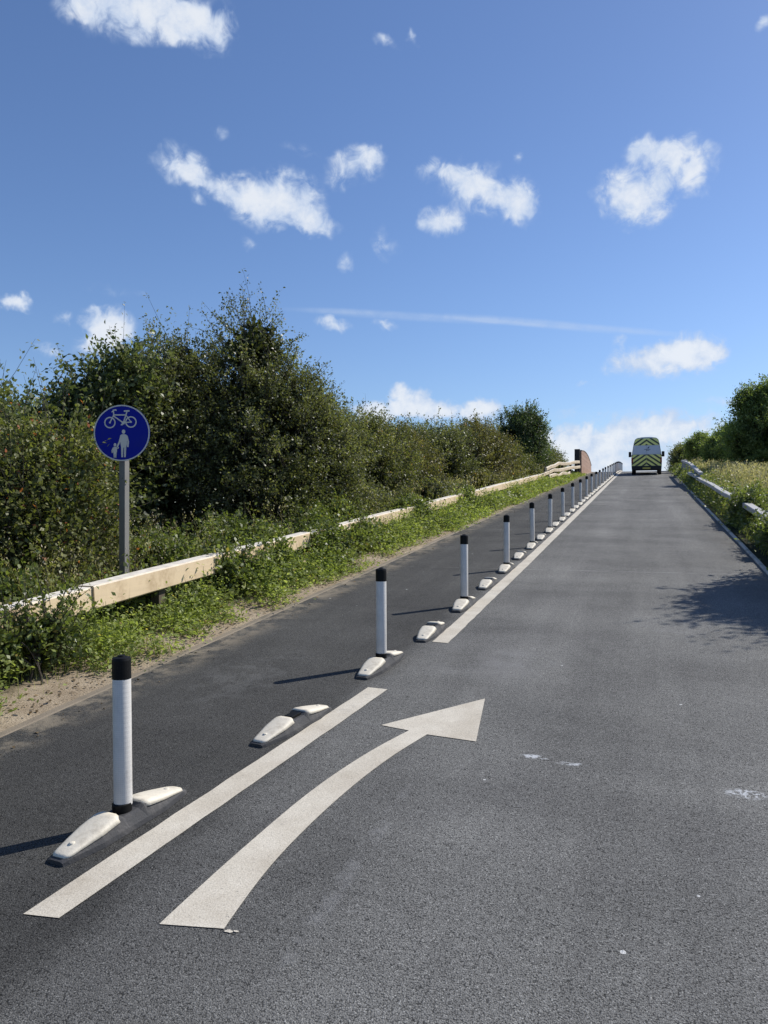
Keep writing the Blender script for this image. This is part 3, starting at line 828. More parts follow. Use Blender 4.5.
# ------------------------------------------------------------------ van
VX, VY = .10, 57.0
van = empty('panel_van', (VX, VY, float(zr(VY))), 0, 'high roofed van with yellow and dark chevrons driving over the crest', 'van')
van.rotation_euler = (math.atan(G) * .8, 0, 0)
HP = [(.94, .42), (1.0, .50), (1.015, .95), (1.0, 1.25), (.925, 1.80), (.86, 2.20), (.78, 2.48), (.62, 2.60), (.30, 2.645), (0, 2.655)]
def lean(z): return .16 * max(0, z - 1.25) / 1.4 + .10 * max(0, z - 2.3) / .35
def hw(z): return float(np.interp(z, [p[1] for p in HP], [p[0] for p in HP]))
def ring_pts(y, zmax, narrow=1.0):
    pr = [(x * narrow, .42 + (z - .42) * (zmax - .42) / (2.655 - .42)) for x, z in HP]
    full = [(x, z) for x, z in pr] + [(-x, z) for x, z in pr[-2::-1]]
    return [(x, y + (lean(z) if y < .5 else 0), z) for x, z in full]
bm = bmesh.new(); rs = []
for y, zm, nr in ((0, 2.655, 1), (.08, 2.655, 1.0), (2.2, 2.68, 1), (3.6, 2.66, 1), (4.0, 2.45, .98), (4.5, 1.75, .97), (4.75, 1.35, .96), (5.3, 1.15, .92), (5.5, .9, .86)):
    rs.append([bm.verts.new(p) for p in ring_pts(y, zm, nr)])
for a, b2 in zip(rs, rs[1:]):
    for q in range(len(a)): bm.faces.new((a[q], a[(q + 1) % len(a)], b2[(q + 1) % len(a)], b2[q]))
bm.faces.new(rs[0]); bm.faces.new(rs[-1])
body = obj('body', bm, M['vanbody'], van)
def rear_panel(name, x0, x1, z0, z1, mat, off, parent=van, nx=8, nz=5, inset=.02):
    """panel following the rear face; x0, x1 as fractions of the half width"""
    bm = bmesh.new(); rows = []
    for i in range(nz + 1):
        z = z0 + (z1 - z0) * i / nz
        w = hw(z) - inset
        rows.append([bm.verts.new((w * (x0 + (x1 - x0) * q / nx), lean(z) - off, z)) for q in range(nx + 1)])
    for a, b2 in zip(rows, rows[1:]):
        for q in range(nx): bm.faces.new((a[q], a[q + 1], b2[q + 1], b2[q]))
    r = bmesh.ops.extrude_face_region(bm, geom=list(bm.faces))
    for v in r['geom']:
        if isinstance(v, bmesh.types.BMVert): v.co.y += off * .9
    return obj(name, bm, mat, parent)
for s in (-1, 1):
    d = rear_panel('rear_door', min(0, s) + (.008 if s > 0 else 0), max(0, s) - (.008 if s < 0 else 0), .64, 1.42, M['chevron'], .012)
    w_ = rear_panel('rear_window', min(0, s) + (.012 if s > 0 else 0), max(0, s) - (.012 if s < 0 else 0), 1.44, 2.06, M['vanglass'], .012, d, inset=.05)
    if s > 0:
        bm = bmesh.new(); box(bm, .05, .16, -.03, -.012, .98, 1.02, .005); obj('handle', bm, M['vanblack'], d)
rear_panel('roof_chevron_panel', -1, 1, 2.08, 2.56, M['chevron'], .012)
bm = bmesh.new()
yy = lean(1.8) - .02
for pts in ([(-.02, 1.86), (.10, 1.86), (.13, 1.99), (.09, 2.00), (.06, 1.93), (.02, 1.92)], [(-.22, 1.77), (.20, 1.77), (.20, 1.80), (-.22, 1.80)], [(-.10, 1.70), (.12, 1.70), (.12, 1.725), (-.10, 1.725)]):
    bm.faces.new([bm.verts.new((x + .06, lean(z) - .019, z)) for x, z in pts])
obj('emblem', bm, M['emblem'], van)
bm = bmesh.new(); box(bm, -.99, .99, -.10, .30, .36, .60, .03); obj('bumper', bm, M['vanblack'], van)
bm = bmesh.new(); box(bm, -.97, .97, -.012, .05, .602, .632, .004); obj('door_sill_panel', bm, M['vanblack'], van)
bm = bmesh.new(); box(bm, -.26, .26, -.118, -.102, .42, .53, .003); obj('number_plate', bm, M['plate'], van)
for s in (-1, 1):
    bm = bmesh.new(); box(bm, s * .96 - .055, s * .96 + .055, -.02, .06, .84, 1.22, .012); obj('tail_light', bm, M['redlamp'], van)
    bm = bmesh.new()
    box(bm, s * 1.17 - .10, s * 1.17 + .10, 3.82, 3.94, 1.28, 1.68, .03); box(bm, min(s * .98, s * 1.1), max(s * .98, s * 1.1), 3.86, 3.92, 1.34, 1.42, .005)
    obj('wing_mirror', bm, M['vanblack'], van)
    for yw in (.95, 4.45):
        bm = bmesh.new(); mt = Matrix.Translation((s * .87, yw, .34)) @ Matrix.Rotation(R(90), 4, 'Y')
        lathe(bm, [(.20, -.11), (.32, -.12), (.34, -.09), (.34, .09), (.32, .12), (.20, .11)], 28, mt)
        ty = obj('wheel', bm, M['tyre'], van)
        bm = bmesh.new(); lathe(bm, [(.05, -.118), (.19, -.115), (.19, .115), (.05, .118)], 20, mt); obj('rim', bm, M['rim'], ty)
    bm = bmesh.new()
    pts = [(s * .955, 3.0, 1.42), (s * .955, 3.95, 1.42), (s * .90, 3.75, 2.0), (s * .90, 3.0, 2.0)]
    bm.faces.new([bm.verts.new((p[0] + s * .045, p[1], p[2])) for p in pts]); obj('side_window', bm, M['windscreen'], van)
bm = bmesh.new()
box(bm, -.92, .92, .25, 5.2, .30, .415); obj('chassis', bm, M['vanblack'], van)

# ------------------------------------------------------------------ plants
def plant(name, label, cat, loc, lobes, n_twig, per, LL, WW, mat, seed, trunk_r=.09, twig=.45, up=.45, gap=.35, group=None, whips=0, whip_len=.8,
          shell=.55, trunkn=1, nsc=1.0, leafpart='crown', woodpart='trunk', droop=0.0, sink=.1):
    r = np.random.default_rng(seed)
    lobes = np.array(lobes, float)
    lobes[:, 3:6] = np.maximum(.5 * lobes[:, 3:6], lobes[:, 3:6] - .5 * twig - .05)
    x, y = loc; z0 = float(gz(x, y)) - sink
    root = empty(name, (x, y, z0), 0, label, cat, group)
    vol = (lobes[:, 3] * lobes[:, 4] * lobes[:, 5]) ** (2 / 3.)
    # sample twig starts in the lobes' outer shells
    def sample(n, sh):
        k = r.choice(len(lobes), n, p=vol / vol.sum())
        d = unit(r.normal(size=(n, 3)))
        rad = sh + (1 - sh) * r.random(n) ** .6
        c = lobes[k, :3]; ra = lobes[k, 3:6]
        P = c + d * ra * rad[:, None]
        O = unit(d / ra)
        return P, O
    nc = max(12, int(n_twig / 30))
    Cc, Oc = sample(nc, .62)
    cr = .5 * float(np.clip(np.cbrt(vol.sum() / nc) * 1.25, .12, .62)) * (.6 + .8 * r.random(nc))
    def clumps(n):
        k = r.integers(0, nc, n)
        d = unit(r.normal(size=(n, 3))) * (r.random(n) ** .45)[:, None]
        return Cc[k] + d * cr[k][:, None] * 1.5, unit(d * .8 + Oc[k] * .8)
    nA = int(n_twig * 2.6 * .68)
    PA, OA = clumps(nA); PB, OB = sample(int(n_twig * 2.6) - nA, .35)
    P = np.concatenate([PA, PB]); O = np.concatenate([OA, OB])
    sh = r.permutation(len(P)); P, O = P[sh], O[sh]
    keep = P[:, 2] > .05
    nz = vnoise(P, 1.15 * nsc, seed) * .55 + vnoise(P, 2.9 * nsc, seed + 1) * .45
    keep &= nz > gap + .05
    P, O = P[keep][:n_twig], O[keep][:n_twig]
    n = len(P)
    # uneven outline: push in/out with noise
    P = P + O * ((vnoise(P, 1.1 * nsc, seed + 5) - .5) * .6 * np.minimum(1.0, lobes[:, 3].mean()))[:, None]
    P[:, 2] = np.maximum(P[:, 2], .04)
    D = unit(O * .75 + np.array([0, 0, up]) + r.normal(size=(n, 3)) * .45)
    TL = twig * (.5 + r.random(n))
    if whips:
        Pw, Ow = sample(whips * 3, .9)
        top = np.argsort(-(Pw[:, 2] + r.normal(size=len(Pw)) * lobes[:, 5].max() * .6))[:whips]
        Pw, Ow = Pw[top], Ow[top]
        Dw = unit(Ow * .6 + np.array([0, 0, up + .45]) + r.normal(size=(len(Pw), 3)) * .35)
        P = np.concatenate([P, Pw]); D = np.concatenate([D, Dw]); TL = np.concatenate([TL, whip_len * (.5 + .8 * r.random(len(Pw)))]); O = np.concatenate([O, Ow])
        n = len(P)
    t = r.random((n, per)) * 1.0
    bend = unit(r.normal(size=(n, 3)) + np.array([0, 0, -.5 - droop])) * .22
    LP = P[:, None] + D[:, None] * (t * TL[:, None])[..., None] + bend[:, None] * ((t ** 2) * TL[:, None])[..., None]
    LP = LP + r.normal(size=LP.shape) * (LL * .55)
    LA = unit(D[:, None] * .6 + r.normal(size=LP.shape) * .8 + np.array([0, 0, -droop]))
    LN = unit(O[:, None] * .45 + np.array([0, 0, .55]) + r.normal(size=LP.shape) * .75)
    LP, LA, LN = (a.reshape(-1, 3) for a in (LP, LA, LN))
    m = len(LP)
    sz = .65 + .7 * r.random(m)
    Q = leaf_quads(LP, LA, LN, LL * sz, WW * sz)
    tw = np.repeat(r.random(n), per)
    tint = np.clip(.22 + .30 * r.random(m) + .40 * (tw - .5) + .35 * (vnoise(LP, .9, seed + 9) - .3), 0, .93)
    tint = np.where(r.random(m) < .022, 1.0, tint)
    ni = int(m * .07)  # oversized inner leaves added as occluders, crown shade put in as darkest tint
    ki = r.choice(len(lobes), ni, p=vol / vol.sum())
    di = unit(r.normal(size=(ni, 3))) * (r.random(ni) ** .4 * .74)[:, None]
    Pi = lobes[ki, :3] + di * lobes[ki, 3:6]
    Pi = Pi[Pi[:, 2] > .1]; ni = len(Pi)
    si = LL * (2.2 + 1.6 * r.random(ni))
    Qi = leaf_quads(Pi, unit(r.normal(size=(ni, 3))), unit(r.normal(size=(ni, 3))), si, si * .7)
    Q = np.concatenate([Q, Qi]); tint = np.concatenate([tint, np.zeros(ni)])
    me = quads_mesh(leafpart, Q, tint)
    # wood: trunk stems, limbs towards shell points, twigs
    S0, S1, A0, A1 = [], [], [], []
    def chain(p, q, r0, r1, k=6, wob=.12):
        p = np.array(p, float); q = np.array(q, float); L = np.linalg.norm(q - p)
        o1 = r.normal(size=3) * L * wob
        prev = p; pr = r0
        for i in range(1, k + 1):
            tt = i / k
            c = p + (q - p) * tt + o1 * math.sin(math.pi * tt) + np.array([0, 0, .12 * L * math.sin(math.pi * tt)])
            rr2 = r0 + (r1 - r0) * tt
            S0.append(prev); S1.append(c); A0.append(pr); A1.append(rr2)
            prev = c; pr = rr2
    order = np.argsort(-lobes[:, 2])
    for s_ in range(trunkn):
        bx = r.normal(size=2) * (.06 if trunkn == 1 else .25)
        main = lobes[order[s_ % len(lobes)]]
        tip = main[:3] + np.array([0, 0, main[5] * .55]) + r.normal(size=3) * main[3] * .25
        basep = np.array([bx[0], bx[1], 0])
        fork = basep + (tip - basep) * np.array([.15, .15, .28])
        chain(basep, fork, trunk_r, trunk_r * .8, 5, .04)
        chain(fork, tip, trunk_r * .8, trunk_r * .1, 8, .06)
        nl = max(8, int(36 / trunkn))
        Pk = P[r.choice(n, nl)]
        for q in Pk:
            u = r.random() * .6
            st = fork + (tip - fork) * u
            if q[2] < st[2] - .4: st = fork
            chain(st, q, trunk_r * (.45 - .25 * u), .006, 6, .1)
    pick = r.random(n) < .45
    if whips: pick[-whips:] = True
    S0 += list(P[pick] - D[pick] * (TL[pick] * .4)[:, None]); S1 += list(P[pick] + D[pick] * (TL[pick] * .5)[:, None] + bend[pick] * (TL[pick] * .25)[:, None])
    A0 += [.007] * int(pick.sum()); A1 += [.0035] * int(pick.sum())
    S0 += list(P[pick] + D[pick] * (TL[pick] * .5)[:, None] + bend[pick] * (TL[pick] * .25)[:, None]); S1 += list(P[pick] + D[pick] * TL[pick][:, None] + bend[pick] * TL[pick][:, None])
    A0 += [.0035] * int(pick.sum()); A1 += [.0015] * int(pick.sum())
    wq = seg_quads(np.array(S0), np.array(S1), np.array(A0), np.array(A1), 5)
    link(woodpart, quads_mesh(woodpart, wq), M['bark'], root)
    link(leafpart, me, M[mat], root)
    return root

HG = 'hedgerow along the left of the path'
# tall hawthorn and neighbours
plant('hawthorn_tree', 'tallest dark hawthorn tree of the left hedgerow, right of the blue sign', 'tree', (-7.7, 14.0),
      [(.25, .1, 1.7, 2.0, 2.1, 1.6), (.2, .1, 2.8, 1.75, 1.7, 1.3), (.15, 0, 4.1, 1.05, 1.0, 1.05), (-.9, -.4, 2.8, 1.1, 1.2, 1.2), (1.2, .8, 1.9, 1.2, 1.3, 1.4), (.7, -.1, .75, 1.6, 1.7, .95), (.9, 1.5, .8, 1.5, 1.5, .95)],
      6400, 24, .055, .030, 'hawthorn', 21, .13, .5, .5, .36, HG, 95, .85)
plant('hawthorn_tree', 'rounded hawthorn tree just behind and right of the blue sign', 'tree', (-9.2, 12.6),
      [(0, 0, 1.7, 1.8, 1.6, 1.8), (.1, .1, 3.2, 1.2, 1.2, 1.0), (.7, .3, 3.8, .7, .8, .7), (-.2, .5, .7, 1.8, 1.4, .9)],
      3000, 24, .055, .030, 'hawthorn', 22, .11, .5, .45, .36, HG, 70, .8)
plant('sallow_tree', 'broad leaved small tree rising above the blue sign', 'tree', (-9.3, 10.9),
      [(0, 0, 1.6, 1.4, 1.3, 1.5), (.15, .2, 2.8, .95, .9, .8), (.65, .6, 3.3, .6, .6, .6), (-.9, 0, 2.3, .9, .8, .8)],
      1500, 22, .085, .052, 'broad', 23, .08, .5, .5, .37, HG, 70, .7)
plant('sallow_tree', 'sparse broad leaved tree cut by the left edge of the picture', 'tree', (-8.9, 8.5),
      [(0, 0, 1.3, 1.1, 1.2, 1.3), (-.3, .2, 2.5, .6, .6, .7)],
      800, 18, .085, .052, 'broad', 24, .07, .5, .55, .38, HG, 60, .9)
plant('briar_bush', 'brownish thorny briar bush with red hips left of the blue sign', 'bush', (-7.0, 7.2),
      [(0, 0, .9, 1.25, 1.2, 1.0), (.1, .1, 1.6, 1.0, 1.0, .8), (.5, -.4, .7, .8, .9, .75), (-.5, -1.3, .85, 1.0, 1.1, 1.05)],
      3000, 20, .056, .034, 'thorn', 25, .05, .55, .35, .34, HG, 130, .9, .35, 4, 1.3, 'foliage', 'stem')
plant('briar_bush', 'leafy briar bush at the left edge of the picture behind the barrier end', 'bush', (-6.7, 4.6),
      [(0, 0, .8, 1.0, 1.2, .9), (-.2, .3, 1.3, .8, .9, .65)],
      1500, 20, .056, .034, 'thorn', 26, .05, .5, .35, .34, HG, 60, .7, .35, 4, 1.3, 'foliage', 'stem')
# hedge climbing the hill
plant('hawthorn_bush', 'olive green hawthorn bush at the right foot of the tall hawthorn', 'bush', (-7.1, 18.2),
      [(0, 0, 1.3, 1.7, 1.8, 1.4), (-.3, .3, 2.05, 1.2, 1.3, .9), (.3, 1.2, 1.6, 1.2, 1.4, 1.2)],
      2900, 20, .06, .034, 'olive', 27, .07, .5, .45, .36, HG, 70, .8, .5, 3, 1, 'foliage', 'stem')
plant('hawthorn_bush', 'hawthorn bush with a low dip in its top, midway along the left hedge', 'bush', (-7.4, 22.0),
      [(0, 0, 1.2, 1.7, 1.8, 1.3), (.1, -.3, 1.85, 1.3, 1.4, .8), (.2, 1.3, 1.5, 1.2, 1.4, 1.1)],
      2600, 20, .065, .037, 'brown', 28, .07, .5, .45, .36, HG, 70, .8, .5, 3, 1, 'foliage', 'stem')
plant('hawthorn_bush', 'dense hawthorn bush before the darker part of the left hedge', 'bush', (-7.3, 26.4),
      [(0, 0, 1.4, 1.8, 1.9, 1.5), (0, .2, 2.1, 1.4, 1.5, .8), (.2, 1.4, 1.5, 1.3, 1.4, 1.3)],
      2500, 20, .07, .040, 'hawthorn', 29, .08, .55, .45, .36, HG, 70, .9, .5, 3, 1, 'foliage', 'stem')
plant('hawthorn_bush', 'brownish olive hawthorn bush nearest to the small round dark tree', 'bush', (-7.0, 32.2),
      [(0, 0, 1.5, 1.9, 2.2, 1.5), (-.1, .4, 2.15, 1.5, 1.6, .8), (.3, 2.0, 1.4, 1.5, 1.7, 1.3), (-.3, 4.0, 1.6, 1.4, 1.8, 1.3)],
      3000, 19, .078, .045, 'brown', 30, .08, .55, .45, .36, HG, 70, .9, .5, 3, 1, 'foliage', 'stem')
plant('hawthorn_bush', 'low bush behind the barrier below the small round dark tree', 'bush', (-6.2, 38.2),
      [(0, 0, .9, 1.0, 1.9, 1.0), (-.1, 1.7, .8, 1.0, 1.8, .9)],
      1500, 18, .078, .045, 'olive', 31, .06, .5, .4, .36, HG, 30, .7, .4, 3, 1, 'foliage', 'stem')
plant('round_tree', 'small round dark green tree at the far end of the left hedge', 'tree', (-7.0, 44.6),
      [(0, 0, 1.8, 1.95, 1.9, 1.6), (.1, 0, 2.9, 1.75, 1.7, 1.3), (.2, 0, 3.8, .95, .9, .75)],
      2500, 20, .09, .055, 'evergreen', 32, .12, .5, .5, .35, HG, 40, .7)
plant('low_bush', 'low scrubby bush behind the timber rail fence', 'bush', (-6.6, 52.5),
      [(0, -2, 1.1, 1.1, 2.6, 1.2), (.3, 1.5, 1.1, 1.0, 2.6, 1.1), (.5, 4.2, 1.0, .9, 2.0, .9)],
      1700, 16, .09, .05, 'olive', 33, .05, .5, .5, .36, HG, 25, .8, .4, 3, 1, 'foliage', 'stem')
# right side
RG = 'trees beyond the right verge'
plant('field_tree', 'large leafy tree standing highest at the right edge of the picture', 'tree', (5.3, 43.0),
      [(.1, 0, 1.8, 1.8, 2.2, 1.7), (.2, 0, 3.1, 1.5, 1.6, 1.4), (.35, 0, 4.2, .9, 1.0, .8), (1.7, -.6, 2.0, 1.3, 1.5, 1.5)],
      3400, 20, .10, .062, 'fresh', 41, .15, .55, .5, .37, RG, 60, .8)
plant('field_tree', 'dark leafy tree cut by the right edge of the picture', 'tree', (6.6, 37.0),
      [(.6, 0, 1.5, 1.5, 1.8, 1.5), (.8, 0, 2.5, 1.1, 1.3, 1.0)],
      2200, 20, .095, .058, 'fresh', 42, .12, .55, .5, .37, RG, 40, .8)
plant('field_tree', 'medium tree left of the largest right hand tree', 'tree', (4.7, 52.5),
      [(0, 0, 1.2, 1.5, 1.6, 1.2), (.3, .2, 2.1, 1.0, 1.1, .8)],
      1900, 18, .10, .062, 'fresh', 43, .1, .5, .5, .36, RG, 40, .7)
plant('field_tree', 'small far tree beside the crest, right of the van', 'tree', (4.0, 62.0),
      [(0, 0, 1.2, 1.2, 1.6, 1.2), (.2, .2, 2.0, .8, 1.0, .7)],
      1300, 18, .11, .065, 'fresh', 44, .1, .5, .5, .36, RG, 30, .7)
plant('field_tree', 'lowest farthest bush showing right behind the guardrail end', 'tree', (2.9, 67.5),
      [(0, 0, .9, 1.0, 1.5, .95), (.4, 1.0, 1.2, .9, 1.2, .8)],
      900, 18, .11, .065, 'olive', 45, .1, .5, .5, .36, RG, 20, .6)
# tree on the right verge whose shadow falls over the kerb
plant('verge_tree', 'tree on the right verge casting its shadow over the road', 'tree', (4.75, 13.3),
      [(0, 0, 1.9, 1.6, 2.0, 1.4), (0, 0, 3.0, 1.45, 1.8, 1.2), (0, .2, 3.9, .95, 1.2, .8)],
      3200, 20, .09, .056, 'fresh', 46, .11, .55, .4, .26, RG, 60, .8)

# brambles around the barrier
BG = 'brambles over the barrier'
def bramble(label, x, y, rx, ryy, h, seed, n=520, mat='bramble', LL=.058, name='bramble', whips=18):
    q = np.random.default_rng(seed + 500)
    k = int(4 + ryy * 3)
    lob = [(0, 0, h * .35, rx * .8, ryy * .8, h * .45)]
    for i in range(k):
        t = -1 + 2 * (i + .5) / k
        hh = h * (.62 + .38 * q.random()) * (1 - .3 * t * t)
        lob.append((q.normal() * rx * .3, t * ryy, hh * .62, rx * (.45 + .4 * q.random()), ryy / k * 1.6 + .1, hh * .42))
    plant(name, label, 'bush', (x, y), lob, n, 18, LL, LL * .66, mat, seed, .010, .20, .5, .30, BG, whips, .45, .4, 5, 1.6, 'foliage', 'stem', .15, .03)
bramble('thin leafy sprays in front of the barrier at the left edge of the picture', -4.98, 5.35, .26, .45, .66, 61, 150, 'bramble', .042, 'bramble', 60)
bramble('short bramble clump under the barrier at the foot of the sign post', -5.45, 7.45, .3, .5, .5, 77, 240)
bramble('bramble behind the barrier at the foot of the briar bush', -6.0, 5.9, .6, .9, .9, 62, 700)
bramble('bramble mound behind the barrier just right of the sign post', -6.2, 9.0, .75, .95, .95, 63, 1100)
bramble('bramble mound behind the barrier under the tall hawthorn', -6.25, 11.0, .75, 1.05, 1.0, 64, 1150)
bramble('bramble tongue spilling over the barrier where its top is first covered', -5.16, 9.4, .22, .85, .74, 65, 470)
bramble('bramble tongue spilling over the barrier midway to the hedge', -5.12, 12.0, .24, .6, .74, 66, 400)
bramble('bramble hump covering the barrier right below the tall hawthorn', -5.08, 13.7, .22, .7, .66, 67, 360)
bramble('bramble strip behind the barrier below the olive hawthorn', -6.05, 14.2, .6, 1.4, .95, 68, 1100)
bramble('straggling bramble on the barrier beyond the hump', -5.2, 17.4, .24, .9, .72, 69, 380)
bramble('tall nettles behind the barrier at the foot of the hedge dip', -6.0, 18.2, .55, 2.0, 1.05, 70, 1300, 'grey', .07, 'nettle_patch')
bramble('grey green weeds behind the barrier along the middle hedge', -5.95, 23.5, .5, 2.6, 1.05, 71, 1300, 'grey', .075, 'weed_patch')
bramble('grey green weeds behind the barrier along the far hedge', -5.9, 30.0, .5, 3.2, 1.05, 72, 1300, 'brown', .08, 'weed_patch')
bramble('straggling weeds crossing the barrier half way up the hill', -5.12, 22.4, .22, 1.1, .66, 73, 380, 'bramble', .07, 'weed_patch')
bramble('tall weeds at the far end of the cream barrier', -5.6, 41.2, .40, 1.0, .85, 74, 360, 'olive', .085, 'weed_patch')
RB = None
bramble('dark weeds hanging over the right guardrail where it is hidden', 2.35, 19.8, .40, .95, .98, 75, 700, 'bramble', .065, 'weed_patch')
bramble('dense weeds in front of the right guardrail by the picture edge', 2.25, 15.2, .42, 1.2, .72, 76, 600, 'bramble', .06, 'weed_patch')

# ---- verge plants that nobody could count
def weeds(name, n, xr, yr, dens, hmax, LL, mat, seed, per=12, up=.5, spread=.11):
    r = np.random.default_rng(seed)
    yy = yr[0] + (yr[1] - yr[0]) * r.random(n * 3) ** 1.5
    xx = xr[0] + (xr[1] - xr[0]) * r.random(n * 3)
    k = r.random(n * 3) < dens(xx, yy)
    xx, yy = xx[k][:n], yy[k][:n]; n = len(xx)
    z = gz(xx, yy)
    hh = hmax(xx, yy) * (.35 + .9 * r.random(n))
    B = np.stack([xx, yy, z], -1)
    t = .12 + .95 * r.random((n, per))
    lp = B[:, None] + np.stack([r.normal(size=(n, per)) * spread * (.4 + t), r.normal(size=(n, per)) * spread * (.4 + t), t * hh[:, None]], -1)
    la = unit(np.stack([r.normal(size=(n, per)), r.normal(size=(n, per)), .35 + .4 * r.random((n, per))], -1))
    ln = unit(np.stack([r.normal(size=(n, per)) * .5, r.normal(size=(n, per)) * .5, np.ones((n, per)) * .8], -1))
    lp, la, ln = (a.reshape(-1, 3) for a in (lp, la, ln)); m = len(lp)
    dist = np.hypot(lp[:, 0], lp[:, 1])
    sz = (.5 + .8 * r.random(m)) * LL * np.clip(.75 + dist / 40, .8, 1.9)
    Q = leaf_quads(lp, la, ln, sz, sz * .55)
    ti = np.repeat(r.random(n), per)
    tint = np.clip(.12 + .4 * r.random(m) + .38 * ti, 0, .93); tint = np.where(r.random(m) < .02, 1, tint)
    # stems
    S = seg_quads(B, B + np.stack([r.normal(size=n) * .04, r.normal(size=n) * .04, hh], -1), np.full(n, .004), np.full(n, .002), 3)
    o = link(name, quads_mesh(name, np.concatenate([Q, S]), np.concatenate([tint, np.full(len(S), .4)])), M[mat])
    return tag(o, kind='stuff')

def ndens(xx, yy, s, seed):
    return vnoise(np.stack([xx, yy, 0 * xx], -1), s, seed)
def wedge(x, y):      # the planted edge of the verge wanders towards the path
    return x + (ndens(x, y, 1.3, 5) - .5) * .55 + .02 * sstep(7.2, 5.0, y)
wl_ = weeds('weeds', 17000, (-6.3, -4.30), (2.0, 60), lambda x, y: sstep(-4.30, -4.54, wedge(x, y)) * sstep(.22, .52, ndens(x, y, 2.1, 6)),
            lambda x, y: (.08 + .32 * sstep(-4.4, -4.85, wedge(x, y)) + .14 * ndens(x, y, .8, 7) * sstep(-4.5, -4.9, x)) * (1 - .5 * sstep(-4.92, -5.1, x) * sstep(-5.4, -5.3, x)) * (.55 + .9 * ndens(x, y, 1.7, 21)) * (1 - .6 * sstep(39, 43, y)), .052, 'weed', 81, 13)
wd_ = weeds('weeds', 2600, (-6.0, -4.40), (2.0, 60), lambda x, y: sstep(-4.50, -4.80, wedge(x, y)) * sstep(.42, .62, ndens(x, y, 1.9, 31)),
            lambda x, y: (.16 + .26 * ndens(x, y, 1.1, 32)) * (1 - .6 * sstep(39, 43, y)), .085, 'bramble', 83, 11, .5, .13)
tag(wd_, 'taller dark broad leaved weeds among the low green weeds by the barrier', 'weeds')
tag(wl_, 'low bright green weeds along the foot of the cream barrier', 'weeds')
wr_ = weeds('weeds', 6500, (1.78, 5.5), (6, 70), lambda x, y: np.clip(1.2 - 1.0 * (x - 2.0), .06, 1) * sstep(1.92, 2.16, x + (ndens(x, y, 1.5, 9) - .5) * .3 - .10 * sstep(24, 12, y)),
            lambda x, y: .12 + .42 * sstep(1.85, 2.4, x), .06, 'bramble', 82, 13, .5, .12)
tag(wr_, 'green weeds crowding the right kerb and guardrail', 'weeds')

def grass(name, n, xr, yr, dens, hfun, mat, seed, w=.006, lean_=.35, head=0.0, ypow=1.5):
    r = np.random.default_rng(seed)
    yy = yr[0] + (yr[1] - yr[0]) * r.random(n * 3) ** ypow
    xx = xr[0] + (xr[1] - xr[0]) * r.random(n * 3)
    k = r.random(n * 3) < dens(xx, yy); xx, yy = xx[k][:n], yy[k][:n]; n = len(xx)
    B = np.stack([xx, yy, gz(xx, yy) - .02], -1)
    h = hfun(xx, yy) * (.45 + .75 * r.random(n))
    a = r.random(n) * 2 * np.pi; Ld = np.stack([np.cos(a), np.sin(a), 0 * a], -1) * (lean_ * h * (.2 + r.random(n)))[:, None]
    a2 = a + r.normal(size=n) * .6 + np.pi / 2; S = np.stack([np.cos(a2), np.sin(a2), 0 * a], -1)
    dist = np.hypot(xx, yy); ww = (w * np.clip(dist / 9, .8, 3.2) * (.6 + .8 * r.random(n)))[:, None]
    Z = np.array([0, 0, 1.])
    p1 = B + Ld * .25 + Z * (h * .55)[:, None]; p2 = B + Ld + Z * (h * .97)[:, None]
    q1 = np.stack([B - S * ww / 2, B + S * ww / 2, p1 + S * ww * .4, p1 - S * ww * .4], 1)
    q2 = np.stack([p1 - S * ww * .4, p1 + S * ww * .4, p2 + S * ww * .06, p2 - S * ww * .06], 1)
    tn = np.clip(r.random(n) * .9, 0, .93)
    Q = [q1, q2]; T = [tn, tn]
    if head > 0:
        kk = r.random(n) < head
        for _ in range(6):
            P = p2[kk] + r.normal(size=(kk.sum(), 3)) * np.array([.02, .02, .05]) - Z * .03
            mm = kk.sum()
            s_ = .03 * np.clip(dist[kk] / 14, .8, 2.2) * (.6 + .8 * r.random(mm))
            Q.append(leaf_quads(P, unit(Z + r.normal(size=(mm, 3)) * .5), unit(r.normal(size=(mm, 3))), s_, s_ * .5)); T.append(np.where(r.random(mm) < .35, 1.0, .6 + .3 * r.random(mm)))
    o = link(name, quads_mesh(name, np.concatenate(Q), np.concatenate(T)), M[mat])
    return tag(o, kind='stuff')
g1 = grass('grass', 9000, (-6.6, -4.5), (2, 60), lambda x, y: sstep(-4.46, -4.8, wedge(x, y)) * sstep(.3, .6, ndens(x, y, .9, 13)), lambda x, y: (.12 + .18 * sstep(-4.6, -5.2, x)) * (1 - .6 * sstep(39, 43, y)), 'grass', 91, .007)
tag(g1, 'green grass tufts among the weeds left of the path', 'grass')
g2_ = grass('dry_grass', 26000, (2.3, 8.5), (8, 72), lambda x, y: sstep(2.2, 2.9, x) * (.35 + .65 * sstep(.25, .6, ndens(x, y, .7, 14))), lambda x, y: .44 + .26 * sstep(2.3, 3.6, x), 'dry', 92, .006, .3, .45, 1.1)
tag(g2_, 'tall dry seeding grass behind the right guardrail', 'dry grass')
g3 = grass('grass', 9000, (1.86, 4.0), (6, 70), lambda x, y: np.clip(1.1 - .5 * (x - 1.9), .1, 1) * sstep(1.86, 2.15, x), lambda x, y: .14 + .35 * sstep(1.8, 2.3, x), 'grass', 93, .006, .5, 0, 1.2)
tag(g3, 'green grass leaning over the right kerb', 'grass')
g4 = grass('dry_grass', 3500, (-6.8, -5.5), (6, 58), lambda x, y: sstep(.35, .6, ndens(x, y, .8, 15)), lambda x, y: .95 + 0 * x, 'dry', 94, .005, .35, .5)
tag(g4, 'dry grass stems at the foot of the left hedge', 'dry grass')
